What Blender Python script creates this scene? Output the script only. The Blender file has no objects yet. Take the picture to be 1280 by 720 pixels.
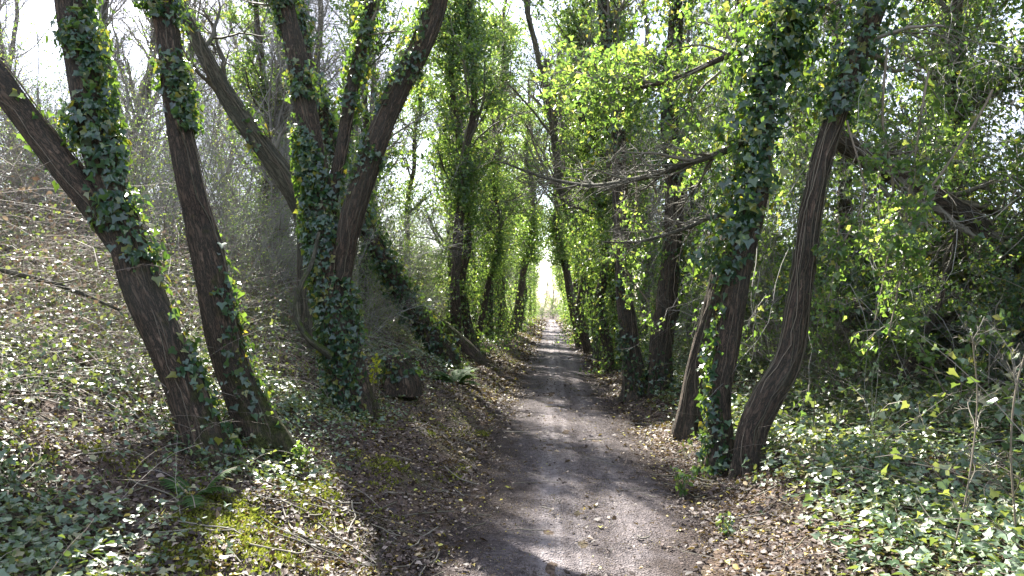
import bpy, math
import numpy as np
from mathutils import Vector

rng = np.random.default_rng(7)
COL = bpy.context.scene.collection
F = 930.0                     # focal length in photo pixels (photo 1280 wide)
EYE = 1.6
YAW = math.atan(48 / F)
PITCH = math.atan(28 / F)

# ------------------------------------------------------------------ geometry of the view
fw = np.array([-math.sin(YAW) * math.cos(PITCH), math.cos(YAW) * math.cos(PITCH), math.sin(PITCH)])
rt = np.array([math.cos(YAW), math.sin(YAW), 0.0])
up = np.cross(rt, fw)


def at(px, py, depth):
    """world point on the line of sight through a photo pixel, at distance `depth` along +Y"""
    d = fw + (px - 640) / F * rt - (py - 360) / F * up
    return np.array([0, 0, EYE]) + d * (depth / d[1])


# ------------------------------------------------------------------ noise, terrain
_T = rng.random((64, 64, 64)).astype(np.float32)


def vnoise(p, s=1.0, seed=0):
    p = np.asarray(p, dtype=np.float64) * s + seed * 17.31 + 500.0
    i = np.floor(p).astype(np.int64); f = p - i; f = f * f * (3 - 2 * f)
    r = 0
    for dx in (0, 1):
        for dy in (0, 1):
            for dz in (0, 1):
                w = (f[..., 0] if dx else 1 - f[..., 0]) * (f[..., 1] if dy else 1 - f[..., 1]) * (f[..., 2] if dz else 1 - f[..., 2])
                r = r + w * _T[(i[..., 0] + dx) % 64, (i[..., 1] + dy) % 64, (i[..., 2] + dz) % 64]
    return r


LU = np.array([-60, 0.75, 1.3, 2.2, 3.0, 4.0, 6.0, 8.0, 12.0, 400])
LH = np.array([0, 0.03, 0.20, 0.55, 0.92, 1.42, 2.4, 3.0, 3.4, 3.5])
RU = np.array([-60, 1.15, 1.5, 1.9, 2.6, 4.0, 6.0, 9.0, 400])
RH = np.array([0, 0.03, 0.14, 0.25, 0.33, 0.62, 1.35, 2.0, 2.3])


def H(x, y):
    x = np.asarray(x, float); y = np.asarray(y, float)
    h = 0
    for k in (-0.16, 0, 0.16):
        h = h + (np.interp(-x + k, LU, LH) + np.interp(x + k, RU, RH)) / 3
    fade = 1 - 0.93 * np.clip((y - 85) / 30, 0, 1)
    h = h * fade
    side = np.clip((np.abs(x - 0.2) - 0.7) / 0.8, 0, 1)
    z0 = np.zeros_like(x)
    n = (vnoise(np.stack([x, y, z0], -1), 0.9) - .5) * 0.26 + (vnoise(np.stack([x, y, z0], -1), 3.2, 1) - .5) * 0.09
    h = h + n * side + (vnoise(np.stack([x, y * .6, z0], -1), 1.6, 2) - .5) * 0.035
    return h


# ------------------------------------------------------------------ mesh helpers
def link(o, parent=None):
    COL.objects.link(o)
    if parent is not None:
        o.parent = parent
    return o


def mesh_from(name, V, faces, mat, attrs=None):
    """faces: list of (M,k) int arrays"""
    me = bpy.data.meshes.new(name)
    V = np.ascontiguousarray(V, dtype=np.float32)
    me.vertices.add(len(V)); me.vertices.foreach_set('co', V.ravel())
    loops = np.concatenate([f.ravel() for f in faces]).astype(np.int32)
    tot = np.concatenate([np.full(len(f), f.shape[1]) for f in faces])
    st = np.concatenate([[0], np.cumsum(tot)[:-1]]).astype(np.int32)
    me.loops.add(len(loops)); me.loops.foreach_set('vertex_index', loops)
    me.polygons.add(len(st)); me.polygons.foreach_set('loop_start', st)
    me.update(calc_edges=True)
    for k, (typ, a) in (attrs or {}).items():
        at_ = me.attributes.new(k, typ, 'POINT')
        at_.data.foreach_set('vector' if typ == 'FLOAT_VECTOR' else 'value', np.ascontiguousarray(a, dtype=np.float32).ravel())
    me.materials.append(mat)
    return me


def nrm(a):
    return a / np.maximum(np.linalg.norm(a, axis=-1, keepdims=True), 1e-9)


class Geo:
    """collects vertices and faces of one mesh"""
    def __init__(s):
        s.V = []; s.F = {}; s.n = 0; s.A = []; s.B = []; s.M = []

    def add(s, V, faces, rnd, bk=None, moss=None):
        V = V.reshape(-1, 3)
        for f in faces:
            s.F.setdefault(f.shape[1], []).append(f + s.n)
        s.V.append(V); s.A.append(np.broadcast_to(rnd, (len(V),)).astype(np.float32))
        s.B.append(bk.reshape(-1, 3) if bk is not None else V)
        s.M.append(moss.ravel() if moss is not None else np.zeros(len(V)))
        s.n += len(V)

    def mesh(s, name, mat, origin=(0, 0, 0)):
        V = np.concatenate(s.V) - np.asarray(origin)
        return mesh_from(name, V, [np.concatenate(v) for v in s.F.values()], mat,
                         {'rnd': ('FLOAT', np.concatenate(s.A)), 'bk': ('FLOAT_VECTOR', np.concatenate(s.B)),
                          'moss': ('FLOAT', np.concatenate(s.M))})

    def obj(s, name, mat, parent=None, origin=(0, 0, 0)):
        if s.n == 0:
            return None
        return link(bpy.data.objects.new(name, s.mesh(name, mat, origin)), parent)


def tubes(g, P, R, sides=3):
    """P (N,K,3) polylines, R (N,K) radii -> many tubes at once"""
    N, K, _ = P.shape
    if N == 0:
        return
    T = np.empty_like(P); T[:, 1:-1] = P[:, 2:] - P[:, :-2]; T[:, 0] = P[:, 1] - P[:, 0]; T[:, -1] = P[:, -1] - P[:, -2]
    T = nrm(T)
    tot = nrm(P[:, -1] - P[:, 0])
    ref = np.eye(3)[np.argmin(np.abs(tot), axis=1)]
    e1 = nrm(np.cross(T, ref[:, None, :])); e2 = np.cross(T, e1)
    a = np.arange(sides) * 2 * np.pi / sides
    ring = e1[:, :, None] * np.cos(a)[:, None] + e2[:, :, None] * np.sin(a)[:, None]
    V = P[:, :, None] + ring * R[:, :, None, None]
    j = np.arange(sides); j2 = (j + 1) % sides
    b = (np.arange(N)[:, None, None] * K + np.arange(K - 1)[None, :, None]) * sides
    f = np.stack([b + j, b + j2, b + sides + j2, b + sides + j], -1).reshape(-1, 4)
    rnd = np.repeat(rng.random(N), K * sides)
    g.add(V, [f], rnd)


def smooth(ctrl, step):
    """Catmull-Rom through rows of ctrl, resampled about every `step`"""
    c = np.asarray(ctrl, float)
    c = np.vstack([2 * c[0] - c[1], c, 2 * c[-1] - c[-2]])
    out = []
    for i in range(1, len(c) - 2):
        n = max(2, int(np.linalg.norm(c[i + 1, :3] - c[i, :3]) / step))
        t = np.linspace(0, 1, n, endpoint=False)[:, None]
        a, b, d, e = c[i - 1], c[i], c[i + 1], c[i + 2]
        out.append(.5 * (2 * b + (d - a) * t + (2 * a - 5 * b + 4 * d - e) * t ** 2 + (3 * b - a - 3 * d + e) * t ** 3))
    out.append(c[-2][None])
    return np.vstack(out)


def frames(C):
    T = nrm(np.gradient(C, axis=0))
    ref = np.array([0.0, 1, 0]) if abs(T[:, 1]).mean() < .7 else np.array([1.0, 0, 0])
    e1 = nrm(np.cross(T, ref)); e2 = np.cross(T, e1)
    return T, e1, e2


def trunk(g, C, R, sides=26, amp=.09, flare=0.0, seed=0, moss=0.0, mossdir=None, ground=None, lean_bump=.05):
    """one gnarled trunk: furrowed and bulging, optional root flare at its foot"""
    T, e1, e2 = frames(C)
    L = np.concatenate([[0], np.cumsum(np.linalg.norm(np.diff(C, axis=0), axis=1))])
    C = C + (vnoise(np.stack([L * 1.1, L * 0 + seed, L * 0], -1), 1, 3)[:, None] - .5) * e1 * lean_bump * 1.2 \
          + (vnoise(np.stack([L * 1.3, L * 0 + seed, L * 0 + 9], -1), 1, 4)[:, None] - .5) * e2 * lean_bump
    a = np.arange(sides) * 2 * np.pi / sides
    ca, sa = np.cos(a), np.sin(a)
    q = np.stack([np.broadcast_to(ca * 1.6, (len(L), sides)), np.broadcast_to(sa * 1.6, (len(L), sides)), np.broadcast_to((L * 1.4)[:, None], (len(L), sides))], -1)
    q2 = np.stack([np.broadcast_to(ca * 4.5, (len(L), sides)), np.broadcast_to(sa * 4.5, (len(L), sides)), np.broadcast_to((L * 2.2)[:, None], (len(L), sides))], -1)
    m = 1 + (vnoise(q, 1, seed) - .5) * amp * 3.2 + (vnoise(q2, 1, seed + 5) - .5) * amp * 1.8
    if sides > 20:
        q3 = np.stack([np.broadcast_to(ca * 8.5, (len(L), sides)), np.broadcast_to(sa * 8.5, (len(L), sides)), np.broadcast_to((L * 1.7)[:, None], (len(L), sides))], -1)
        m = m + (np.abs(vnoise(q3, 1, seed + 2) - .5) - .12) * .26
    if flare:
        lob = .55 + .45 * np.cos(a * 5 + seed) + .3 * np.cos(a * 3 + seed * 2.1)
        m = m + 1.3 * flare * np.exp(-np.maximum(L - .18, 0) / .20)[:, None] * lob[None] + .3 * flare * np.exp(-L / .7)[:, None]
    ring = e1[:, None] * ca[:, None] + e2[:, None] * sa[:, None]
    rad = R[:, None] * m
    V = C[:, None] + ring * rad[..., None]
    K = len(C); j = np.arange(sides); j2 = (j + 1) % sides
    b = np.arange(K - 1)[:, None] * sides
    f = np.stack([b + j, b + j2, b + sides + j2, b + sides + j], -1).reshape(-1, 4)
    bk = np.stack([R[:, None] * ca, R[:, None] * sa, np.broadcast_to(L[:, None], (K, sides))], -1) + seed * 3.7
    ms = np.zeros((K, sides))
    if moss:
        md = nrm(np.array(mossdir if mossdir is not None else (0.6, -.3, .6)))
        ms = moss * np.clip((ring @ md) * .9 + .35, 0, 1) * np.exp(-L / 1.3)[:, None]
    g.add(V, [f], .5, bk, ms)
    return C


# leaf templates: (verts, faces)
IVY = (np.array([(0, 0, 0), (0, .95, -.05), (.34, -.16, .06), (.56, .18, .10), (.27, .42, .07), (-.34, -.16, .06), (-.56, .18, .10), (-.27, .42, .07)], float),
       [np.array([(0, 2, 3, 4), (0, 7, 6, 5)]), np.array([(0, 4, 1), (0, 1, 7)])])
DIA = (np.array([(0, 0, 0), (.36, .42, .09), (0, 1, 0), (-.36, .42, .09)], float), [np.array([(0, 1, 2), (0, 2, 3)])])
OVAL = (np.array([(0, 0, 0), (.26, .2, .07), (.30, .6, .09), (0, 1, -.06), (-.30, .6, .09), (-.26, .2, .07), (0, .5, 0)], float),
        [np.array([(0, 1, 2, 6), (6, 2, 3, 4), (0, 6, 4, 5)])])
BLADE = (np.array([(-.03, 0, 0), (.03, 0, 0), (.022, .5, .04), (-.022, .5, .04), (0, 1, .22)], float),
         [np.array([(0, 1, 2, 3)]), np.array([(3, 2, 4)])])


def leaves(g, C, Nn, D, S, tpl=IVY, curl=1.0):
    """C centres, Nn normals, D tip directions, S sizes"""
    n = len(C)
    if n == 0:
        return
    D = nrm(D); X = nrm(np.cross(D, Nn)); Z = np.cross(X, D)
    t, fs = tpl
    S = np.asarray(S)
    cz = (curl * (0.4 + 1.6 * rng.random(n)))[:, None] * t[:, 2]
    V = C[:, None] + S[:, None, None] * (X[:, None] * t[:, 0][:, None] + D[:, None] * t[:, 1][:, None] + Z[:, None] * cz[..., None])
    k = len(t); base = (np.arange(n) * k)[:, None, None]
    g.add(V, [(f[None] + base).reshape(-1, f.shape[1]) for f in fs], np.repeat(rng.random(n), k))


def rv(n):
    return nrm(rng.normal(size=(n, 3)))


def grow(P, R, n, t0, t1, l0, l1, ang, K=6, wob=.12, lift=0.0, ratio=.55, rmin=.0015, endr=.35):
    """n children on each polyline of P"""
    N, Kp, _ = P.shape
    M = N * n
    if M == 0:
        return np.zeros((0, K, 3)), np.zeros((0, K))
    idx = np.repeat(np.arange(N), n)
    t = rng.uniform(t0, t1, M) * (Kp - 1)
    i = np.minimum(t.astype(int), Kp - 2); fr = (t - i)[:, None]
    p = P[idx, i] * (1 - fr) + P[idx, i + 1] * fr
    r = R[idx, i] * (1 - fr[:, 0]) + R[idx, i + 1] * fr[:, 0]
    T = nrm(P[idx, i + 1] - P[idx, i])
    side = nrm(np.cross(T, rv(M)))
    a = ang * rng.uniform(.6, 1.3, M)[:, None]
    d = nrm(T * np.cos(a) + side * np.sin(a) + np.array([0, 0, lift]))
    L = rng.uniform(l0, l1, M) * (1 - .45 * (t / (Kp - 1)))
    out = np.empty((M, K, 3)); out[:, 0] = p
    for k in range(1, K):
        d = nrm(d + rng.normal(size=(M, 3)) * wob + np.array([0, 0, lift * .3]))
        out[:, k] = out[:, k - 1] + d * (L / (K - 1))[:, None]
    r0 = np.maximum(r * ratio * rng.uniform(.7, 1.1, M), rmin)
    rr = r0[:, None] * np.linspace(1, endr, K)[None]
    return out, np.maximum(rr, rmin * .8)


def leaves_on(g, P, n, size, spread=.03, tpl=IVY, down=.6, t0=0.1, nup=.5):
    N, K, _ = P.shape
    M = N * n
    if M == 0:
        return
    idx = np.repeat(np.arange(N), n)
    t = rng.uniform(t0, 1, M) * (K - 1); i = np.minimum(t.astype(int), K - 2); fr = (t - i)[:, None]
    p = P[idx, i] * (1 - fr) + P[idx, i + 1] * fr + rv(M) * spread * rng.random(M)[:, None]
    d = rv(M) + np.array([0, 0, -down]); nn = rv(M) + np.array([0, 0, nup])
    leaves(g, p, nn, d, rng.uniform(size * .55, size * 1.2, M), tpl)


def ivy_on(g, C, R, n, t0=0, t1=1, off=.08, size=.07, bias=None, patch=.45, pscale=1.6, tpl=IVY, fluff=0.0, power=1.0, pseed=0):
    """ivy leaves clinging round a trunk's centre line"""
    T, e1, e2 = frames(C)
    m = int(n * 2.2)
    t = t0 + (t1 - t0) * rng.random(m) ** power
    f = t * (len(C) - 1); i = np.minimum(f.astype(int), len(C) - 2); fr = (f - i)[:, None]
    c = C[i] * (1 - fr) + C[i + 1] * fr
    r = R[i] * (1 - fr[:, 0]) + R[i + 1] * fr[:, 0]
    a = rng.random(m) * 2 * np.pi
    o = e1[i] * np.cos(a)[:, None] + e2[i] * np.sin(a)[:, None]
    w = vnoise(c + o * r[:, None], pscale, 11 + pseed)
    if bias is not None:
        w = w + (o @ nrm(np.array(bias, float))) * .28
    edge = np.minimum((t - t0) / .12, 1) if t0 > 0.02 else 1
    keep = (w + .3 * (edge - 1) + rng.normal(size=m) * .06) > patch
    c, r, o, w = c[keep][:n], r[keep][:n], o[keep][:n], w[keep][:n]
    k = len(c)
    lump = vnoise(c + o * .4, 3.0, 5)
    u = rng.random(k) ** 1.5
    p = c + o * (r + .01 + off * u * (.5 + lump) + fluff * u * lump)[:, None]
    nn = o + rv(k) * .75 + np.array([0, 0, .3]); d = np.array([0, 0, -1.0]) + rv(k) * .95 + o * .3
    leaves(g, p, nn, d, size * (.3 + 1.0 * rng.random(k) ** 1.2), tpl)


def vines_on(g, C, R, n, t0=0, t1=1, r=.005, off=.012):
    """woody ivy stems creeping up a trunk"""
    T, e1, e2 = frames(C)
    K = 34
    Ps = []
    for _ in range(n):
        a0 = rng.random() * 2 * np.pi; hi = rng.uniform(.5, 1)
        t = np.linspace(t0, t0 + (t1 - t0) * hi, K) * (len(C) - 1); i = np.minimum(t.astype(int), len(C) - 2)
        a = a0 + np.cumsum(rng.normal(size=K)) * .16
        Ps.append(C[i] + (e1[i] * np.cos(a)[:, None] + e2[i] * np.sin(a)[:, None]) * (R[i] * 1.06 + off * rng.random(K))[:, None])
    P = np.array(Ps)
    tubes(g, P, np.linspace(1, .5, K)[None] * r * rng.uniform(.5, 1.4, n)[:, None], 4)


# ------------------------------------------------------------------ materials
def newmat(name):
    m = bpy.data.materials.new(name); m.use_nodes = True
    nt = m.node_tree; nt.nodes.clear()
    out = nt.nodes.new('ShaderNodeOutputMaterial')
    return m, nt, out


def N(nt, t, **kw):
    n = nt.nodes.new(t)
    for k, v in kw.items():
        if k in n.inputs:
            n.inputs[k].default_value = v
        else:
            setattr(n, k, v)
    return n


def ramp(nt, fac, stops, interp='LINEAR'):
    r = nt.nodes.new('ShaderNodeValToRGB'); cr = r.color_ramp; cr.interpolation = interp
    while len(cr.elements) < len(stops):
        cr.elements.new(.5)
    for e, (p, c) in zip(cr.elements, stops):
        e.position = p; e.color = (*c, 1)
    nt.links.new(fac, r.inputs[0])
    return r.outputs[0]


def mixc(nt, fac, a, b, mode='MIX'):
    m = nt.nodes.new('ShaderNodeMix'); m.data_type = 'RGBA'; m.blend_type = mode
    for s, v in ((m.inputs[0], fac), (m.inputs[6], a), (m.inputs[7], b)):
        if isinstance(v, (int, float)):
            s.default_value = v
        elif isinstance(v, tuple):
            s.default_value = (*v, 1)
        else:
            nt.links.new(v, s)
    return m.outputs[2]


def leafmat(name, stops, tcol, tfac=.35, rough=.38, spec=.5):
    m, nt, out = newmat(name)
    at_ = N(nt, 'ShaderNodeAttribute', attribute_name='rnd')
    col = ramp(nt, at_.outputs['Fac'], stops)
    p = N(nt, 'ShaderNodeBsdfPrincipled', Roughness=rough)
    p.inputs['Specular IOR Level'].default_value = spec
    nt.links.new(col, p.inputs['Base Color'])
    tr = N(nt, 'ShaderNodeBsdfTranslucent')
    tc = ramp(nt, at_.outputs['Fac'], tcol)
    nt.links.new(tc, tr.inputs['Color'])
    mx = N(nt, 'ShaderNodeMixShader'); mx.inputs[0].default_value = tfac
    nt.links.new(p.outputs[0], mx.inputs[1]); nt.links.new(tr.outputs[0], mx.inputs[2])
    nt.links.new(mx.outputs[0], out.inputs[0])
    return m


def barkmat(name, dark, light, sc=16, bump=.9, mosscol=(.10, .115, .03)):
    m, nt, out = newmat(name)
    a = N(nt, 'ShaderNodeAttribute', attribute_name='bk')
    mp = N(nt, 'ShaderNodeMapping'); mp.inputs['Scale'].default_value = (1, 1, .16)
    nt.links.new(a.outputs['Vector'], mp.inputs[0])
    n1 = N(nt, 'ShaderNodeTexNoise', Scale=sc * 1.6, Detail=6.0, Roughness=.72, Distortion=.5)
    nt.links.new(mp.outputs[0], n1.inputs['Vector'])
    v = N(nt, 'ShaderNodeTexVoronoi', Scale=sc * 1.35); v.feature = 'DISTANCE_TO_EDGE'
    ad = N(nt, 'ShaderNodeVectorMath', operation='ADD')
    sc_ = N(nt, 'ShaderNodeVectorMath', operation='SCALE'); sc_.inputs['Scale'].default_value = .13
    nt.links.new(n1.outputs['Color'], sc_.inputs[0]); nt.links.new(mp.outputs[0], ad.inputs[0]); nt.links.new(sc_.outputs[0], ad.inputs[1])
    nt.links.new(ad.outputs[0], v.inputs['Vector'])
    n2 = N(nt, 'ShaderNodeTexNoise', Scale=3.0, Detail=3.0)
    nt.links.new(a.outputs['Vector'], n2.inputs['Vector'])
    mr = N(nt, 'ShaderNodeMapRange'); mr.inputs[1].default_value = 0; mr.inputs[2].default_value = .36
    nt.links.new(v.outputs['Distance'], mr.inputs[0])
    h = N(nt, 'ShaderNodeMath', operation='MULTIPLY'); nt.links.new(mr.outputs[0], h.inputs[0]); nt.links.new(n1.outputs['Fac'], h.inputs[1])
    base = ramp(nt, h.outputs[0], [(0.04, dark), (.22, tuple(.45 * a + .55 * b for a, b in zip(dark, light))), (.6, light)])
    base = mixc(nt, n2.outputs['Fac'], base, mixc(nt, .55, base, (.13, .14, .11)))
    mm = N(nt, 'ShaderNodeAttribute', attribute_name='moss')
    n3 = N(nt, 'ShaderNodeTexNoise', Scale=9.0, Detail=4.0)
    nt.links.new(a.outputs['Vector'], n3.inputs['Vector'])
    mu = N(nt, 'ShaderNodeMath', operation='MULTIPLY_ADD'); nt.links.new(mm.outputs['Fac'], mu.inputs[0]); mu.inputs[1].default_value = 1.0
    nt.links.new(n3.outputs['Fac'], mu.inputs[2])
    mk = N(nt, 'ShaderNodeMapRange'); mk.inputs[1].default_value = .72; mk.inputs[2].default_value = .95
    nt.links.new(mu.outputs[0], mk.inputs[0])
    n6 = N(nt, 'ShaderNodeTexNoise', Scale=60.0, Detail=3.0); nt.links.new(a.outputs['Vector'], n6.inputs['Vector'])
    base = mixc(nt, mk.outputs[0], base, ramp(nt, n6.outputs['Fac'], [(.35, tuple(.35 * v for v in mosscol)), (.65, mosscol)]))
    b = N(nt, 'ShaderNodeBump', Strength=bump, Distance=.045)
    nt.links.new(h.outputs[0], b.inputs['Height'])
    p = N(nt, 'ShaderNodeBsdfPrincipled', Roughness=.85)
    p.inputs['Specular IOR Level'].default_value = .25
    nt.links.new(base, p.inputs['Base Color']); nt.links.new(b.outputs[0], p.inputs['Normal'])
    nt.links.new(p.outputs[0], out.inputs[0])
    return m


def twigmat(name, stops, rough=.75):
    m, nt, out = newmat(name)
    a = N(nt, 'ShaderNodeAttribute', attribute_name='rnd')
    g = N(nt, 'ShaderNodeNewGeometry')
    n = N(nt, 'ShaderNodeTexNoise', Scale=6.0, Detail=2.0); nt.links.new(g.outputs['Position'], n.inputs['Vector'])
    c = ramp(nt, a.outputs['Fac'], stops)
    c = mixc(nt, n.outputs['Fac'], c, mixc(nt, .6, c, (.06, .075, .03)))
    p = N(nt, 'ShaderNodeBsdfPrincipled', Roughness=rough)
    nt.links.new(c, p.inputs['Base Color']); nt.links.new(p.outputs[0], out.inputs[0])
    return m


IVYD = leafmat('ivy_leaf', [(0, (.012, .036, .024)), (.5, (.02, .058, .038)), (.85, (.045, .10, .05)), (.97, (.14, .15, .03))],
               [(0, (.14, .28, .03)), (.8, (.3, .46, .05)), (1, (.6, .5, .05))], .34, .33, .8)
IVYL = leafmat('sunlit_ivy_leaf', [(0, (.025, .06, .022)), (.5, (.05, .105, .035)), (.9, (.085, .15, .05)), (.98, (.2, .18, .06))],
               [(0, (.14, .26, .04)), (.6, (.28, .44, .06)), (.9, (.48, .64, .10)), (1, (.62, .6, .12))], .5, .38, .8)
GCOV = leafmat('ground_cover_leaf', [(0, (.03, .065, .03)), (.45, (.06, .115, .055)), (.8, (.11, .17, .085)), (.95, (.24, .22, .10))],
               [(0, (.16, .26, .04)), (1, (.4, .45, .07))], .28, .42, 1.0)
LITM = leafmat('fallen_leaf', [(0, (.018, .012, .011)), (.55, (.05, .033, .028)), (.84, (.105, .072, .06)), (.93, (.34, .28, .23)), (.965, (.42, .3, .06)), (1, (.36, .40, .07))],
               [(0, (.1, .05, .02)), (1, (.4, .3, .06))], .12, .6, .35)
DEADM = leafmat('withered_leaf', [(0, (.07, .048, .04)), (.5, (.14, .105, .085)), (1, (.3, .25, .21))], [(0, (.16, .10, .06)), (1, (.34, .26, .16))], .22, .5)
MOSSM = leafmat('moss', [(0, (.05, .055, .012)), (.6, (.12, .13, .022)), (1, (.28, .27, .06))], [(0, (.2, .27, .02)), (1, (.4, .42, .06))], .28, .8, .2)
GRASM = leafmat('grass_blade', [(0, (.04, .065, .02)), (.6, (.08, .11, .03)), (1, (.22, .21, .10))], [(0, (.2, .35, .04)), (1, (.5, .5, .1))], .4, .5)
BARK = barkmat('furrowed_bark', (.014, .0095, .007), (.27, .175, .12), sc=22, bump=1.0)
BARKG = barkmat('green_grey_bark', (.035, .032, .02), (.21, .19, .13), mosscol=(.10, .14, .025))
TWIG = twigmat('twig_bark', [(0, (.07, .055, .04)), (.5, (.14, .115, .09)), (1, (.25, .215, .18))])
PALET = twigmat('pale_sunlit_twig', [(0, (.16, .14, .125)), (.5, (.28, .255, .24)), (1, (.44, .41, .39))])  # paler copy of the twig colours: sunlight on background brush put into the colour
VINED = twigmat('old_ivy_stem', [(0, (.05, .035, .026)), (.6, (.11, .08, .06)), (1, (.19, .145, .11))])
VINE = twigmat('ivy_stem', [(0, (.10, .07, .05)), (.6, (.2, .155, .115)), (1, (.3, .24, .18))])
BRAM = twigmat('bramble_stem', [(0, (.10, .06, .05)), (.5, (.22, .17, .145)), (1, (.42, .37, .32))])

# ground + path materials
def groundmat():
    m, nt, out = newmat('woodland_soil')
    g = N(nt, 'ShaderNodeNewGeometry')
    n1 = N(nt, 'ShaderNodeTexNoise', Scale=1.3, Detail=6.0, Roughness=.65); nt.links.new(g.outputs['Position'], n1.inputs['Vector'])
    n2 = N(nt, 'ShaderNodeTexNoise', Scale=32.0, Detail=5.0, Roughness=.7); nt.links.new(g.outputs['Position'], n2.inputs['Vector'])
    v = N(nt, 'ShaderNodeTexVoronoi', Scale=34.0); nt.links.new(g.outputs['Position'], v.inputs['Vector'])
    c1 = ramp(nt, n2.outputs['Fac'], [(.3, (.028, .02, .016)), (.5, (.07, .05, .038)), (.72, (.14, .105, .08))])
    sx = N(nt, 'ShaderNodeSeparateColor'); nt.links.new(v.outputs['Color'], sx.inputs[0])
    c2 = ramp(nt, sx.outputs[0], [(0, (.04, .026, .02)), (.5, (.11, .075, .055)), (1, (.2, .15, .11))])
    c = mixc(nt, .5, c1, c2)
    gm = ramp(nt, n1.outputs['Fac'], [(.5, (0, 0, 0)), (.68, (.5, .5, .5))])
    c = mixc(nt, gm, c, (.055, .075, .02))
    b = N(nt, 'ShaderNodeBump', Strength=.8, Distance=.03); nt.links.new(n2.outputs['Fac'], b.inputs['Height'])
    p = N(nt, 'ShaderNodeBsdfPrincipled', Roughness=.95); p.inputs['Specular IOR Level'].default_value = .2
    nt.links.new(c, p.inputs['Base Color']); nt.links.new(b.outputs[0], p.inputs['Normal']); nt.links.new(p.outputs[0], out.inputs[0])
    return m


def pathmat():
    m, nt, out = newmat('trodden_earth')
    g = N(nt, 'ShaderNodeNewGeometry')
    mp = N(nt, 'ShaderNodeMapping'); mp.inputs['Scale'].default_value = (1, .35, 1); nt.links.new(g.outputs['Position'], mp.inputs[0])
    n1 = N(nt, 'ShaderNodeTexNoise', Scale=2.2, Detail=6.0, Roughness=.6); nt.links.new(mp.outputs[0], n1.inputs['Vector'])
    n2 = N(nt, 'ShaderNodeTexNoise', Scale=45.0, Detail=6.0, Roughness=.75); nt.links.new(g.outputs['Position'], n2.inputs['Vector'])
    v = N(nt, 'ShaderNodeTexVoronoi', Scale=70.0); nt.links.new(g.outputs['Position'], v.inputs['Vector'])
    c = ramp(nt, n1.outputs['Fac'], [(.3, (.085, .068, .069)), (.5, (.15, .125, .125)), (.72, (.23, .195, .195))])
    c = mixc(nt, .55, c, ramp(nt, n2.outputs['Fac'], [(.34, (.02, .016, .017)), (.5, (.10, .083, .085)), (.66, (.30, .26, .26))]))
    # worn wheel lines: paler, finer soil pressed along the path
    tr = N(nt, 'ShaderNodeAttribute', attribute_name='moss')
    st = N(nt, 'ShaderNodeMapping'); st.inputs['Scale'].default_value = (22, .5, 1); nt.links.new(g.outputs['Position'], st.inputs[0])
    n3 = N(nt, 'ShaderNodeTexNoise', Scale=1.2, Detail=3.0); nt.links.new(st.outputs[0], n3.inputs['Vector'])
    mu = N(nt, 'ShaderNodeMath', operation='MULTIPLY'); nt.links.new(tr.outputs['Fac'], mu.inputs[0]); nt.links.new(n3.outputs['Fac'], mu.inputs[1])
    mq = N(nt, 'ShaderNodeMath', operation='MULTIPLY'); mq.use_clamp = True; mq.inputs[1].default_value = 1.5; nt.links.new(mu.outputs[0], mq.inputs[0])
    c = mixc(nt, mq.outputs[0], c, (.32, .285, .285))
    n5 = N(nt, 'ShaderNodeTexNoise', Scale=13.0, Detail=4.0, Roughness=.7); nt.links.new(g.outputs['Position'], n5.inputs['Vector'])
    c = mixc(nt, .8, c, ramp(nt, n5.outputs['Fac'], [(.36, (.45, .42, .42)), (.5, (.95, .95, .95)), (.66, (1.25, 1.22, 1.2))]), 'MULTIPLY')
    ea = N(nt, 'ShaderNodeAttribute', attribute_name='rnd')
    n4 = N(nt, 'ShaderNodeTexNoise', Scale=7.0, Detail=5.0); nt.links.new(g.outputs['Position'], n4.inputs['Vector'])
    em = N(nt, 'ShaderNodeMath', operation='ADD'); nt.links.new(ea.outputs['Fac'], em.inputs[0]); nt.links.new(n4.outputs['Fac'], em.inputs[1])
    er = N(nt, 'ShaderNodeMapRange'); er.inputs[1].default_value = .85; er.inputs[2].default_value = 1.2; nt.links.new(em.outputs[0], er.inputs[0])
    c = mixc(nt, er.outputs[0], c, ramp(nt, n2.outputs['Fac'], [(.3, (.022, .015, .013)), (.5, (.058, .041, .036)), (.72, (.13, .095, .08))]))
    hh = N(nt, 'ShaderNodeMath', operation='ADD'); nt.links.new(n2.outputs['Fac'], hh.inputs[0])
    nt.links.new(v.outputs['Distance'], hh.inputs[1])
    b = N(nt, 'ShaderNodeBump', Strength=1.0, Distance=.035); nt.links.new(hh.outputs[0], b.inputs['Height'])
    p = N(nt, 'ShaderNodeBsdfPrincipled', Roughness=.85); p.inputs['Specular IOR Level'].default_value = .3
    nt.links.new(c, p.inputs['Base Color']); nt.links.new(b.outputs[0], p.inputs['Normal']); nt.links.new(p.outputs[0], out.inputs[0])
    return m


# ------------------------------------------------------------------ tags
def tag(o, label=None, cat=None, group=None, kind=None):
    if label: o['label'] = label
    if cat: o['category'] = cat
    if group: o['group'] = group
    if kind: o['kind'] = kind
    return o


def empty(name, loc, rz=0.0, label=None, cat=None, group=None):
    o = bpy.data.objects.new(name, None); COL.objects.link(o)
    o.location = loc; o.rotation_euler = (0, 0, rz); o.empty_display_size = .2
    return tag(o, label, cat, group)


def copy_tree(root, loc, rz, sc, label, cat, group=None):
    r = root.copy(); COL.objects.link(r)
    r.location = loc; r.rotation_euler = (0, 0, rz); r.scale = (sc, sc, sc)
    for k in ('label', 'category', 'group'):
        if k in r: del r[k]
    tag(r, label, cat, group)
    for ch in root.children:
        c = ch.copy(); COL.objects.link(c); c.parent = r
    return r


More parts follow.
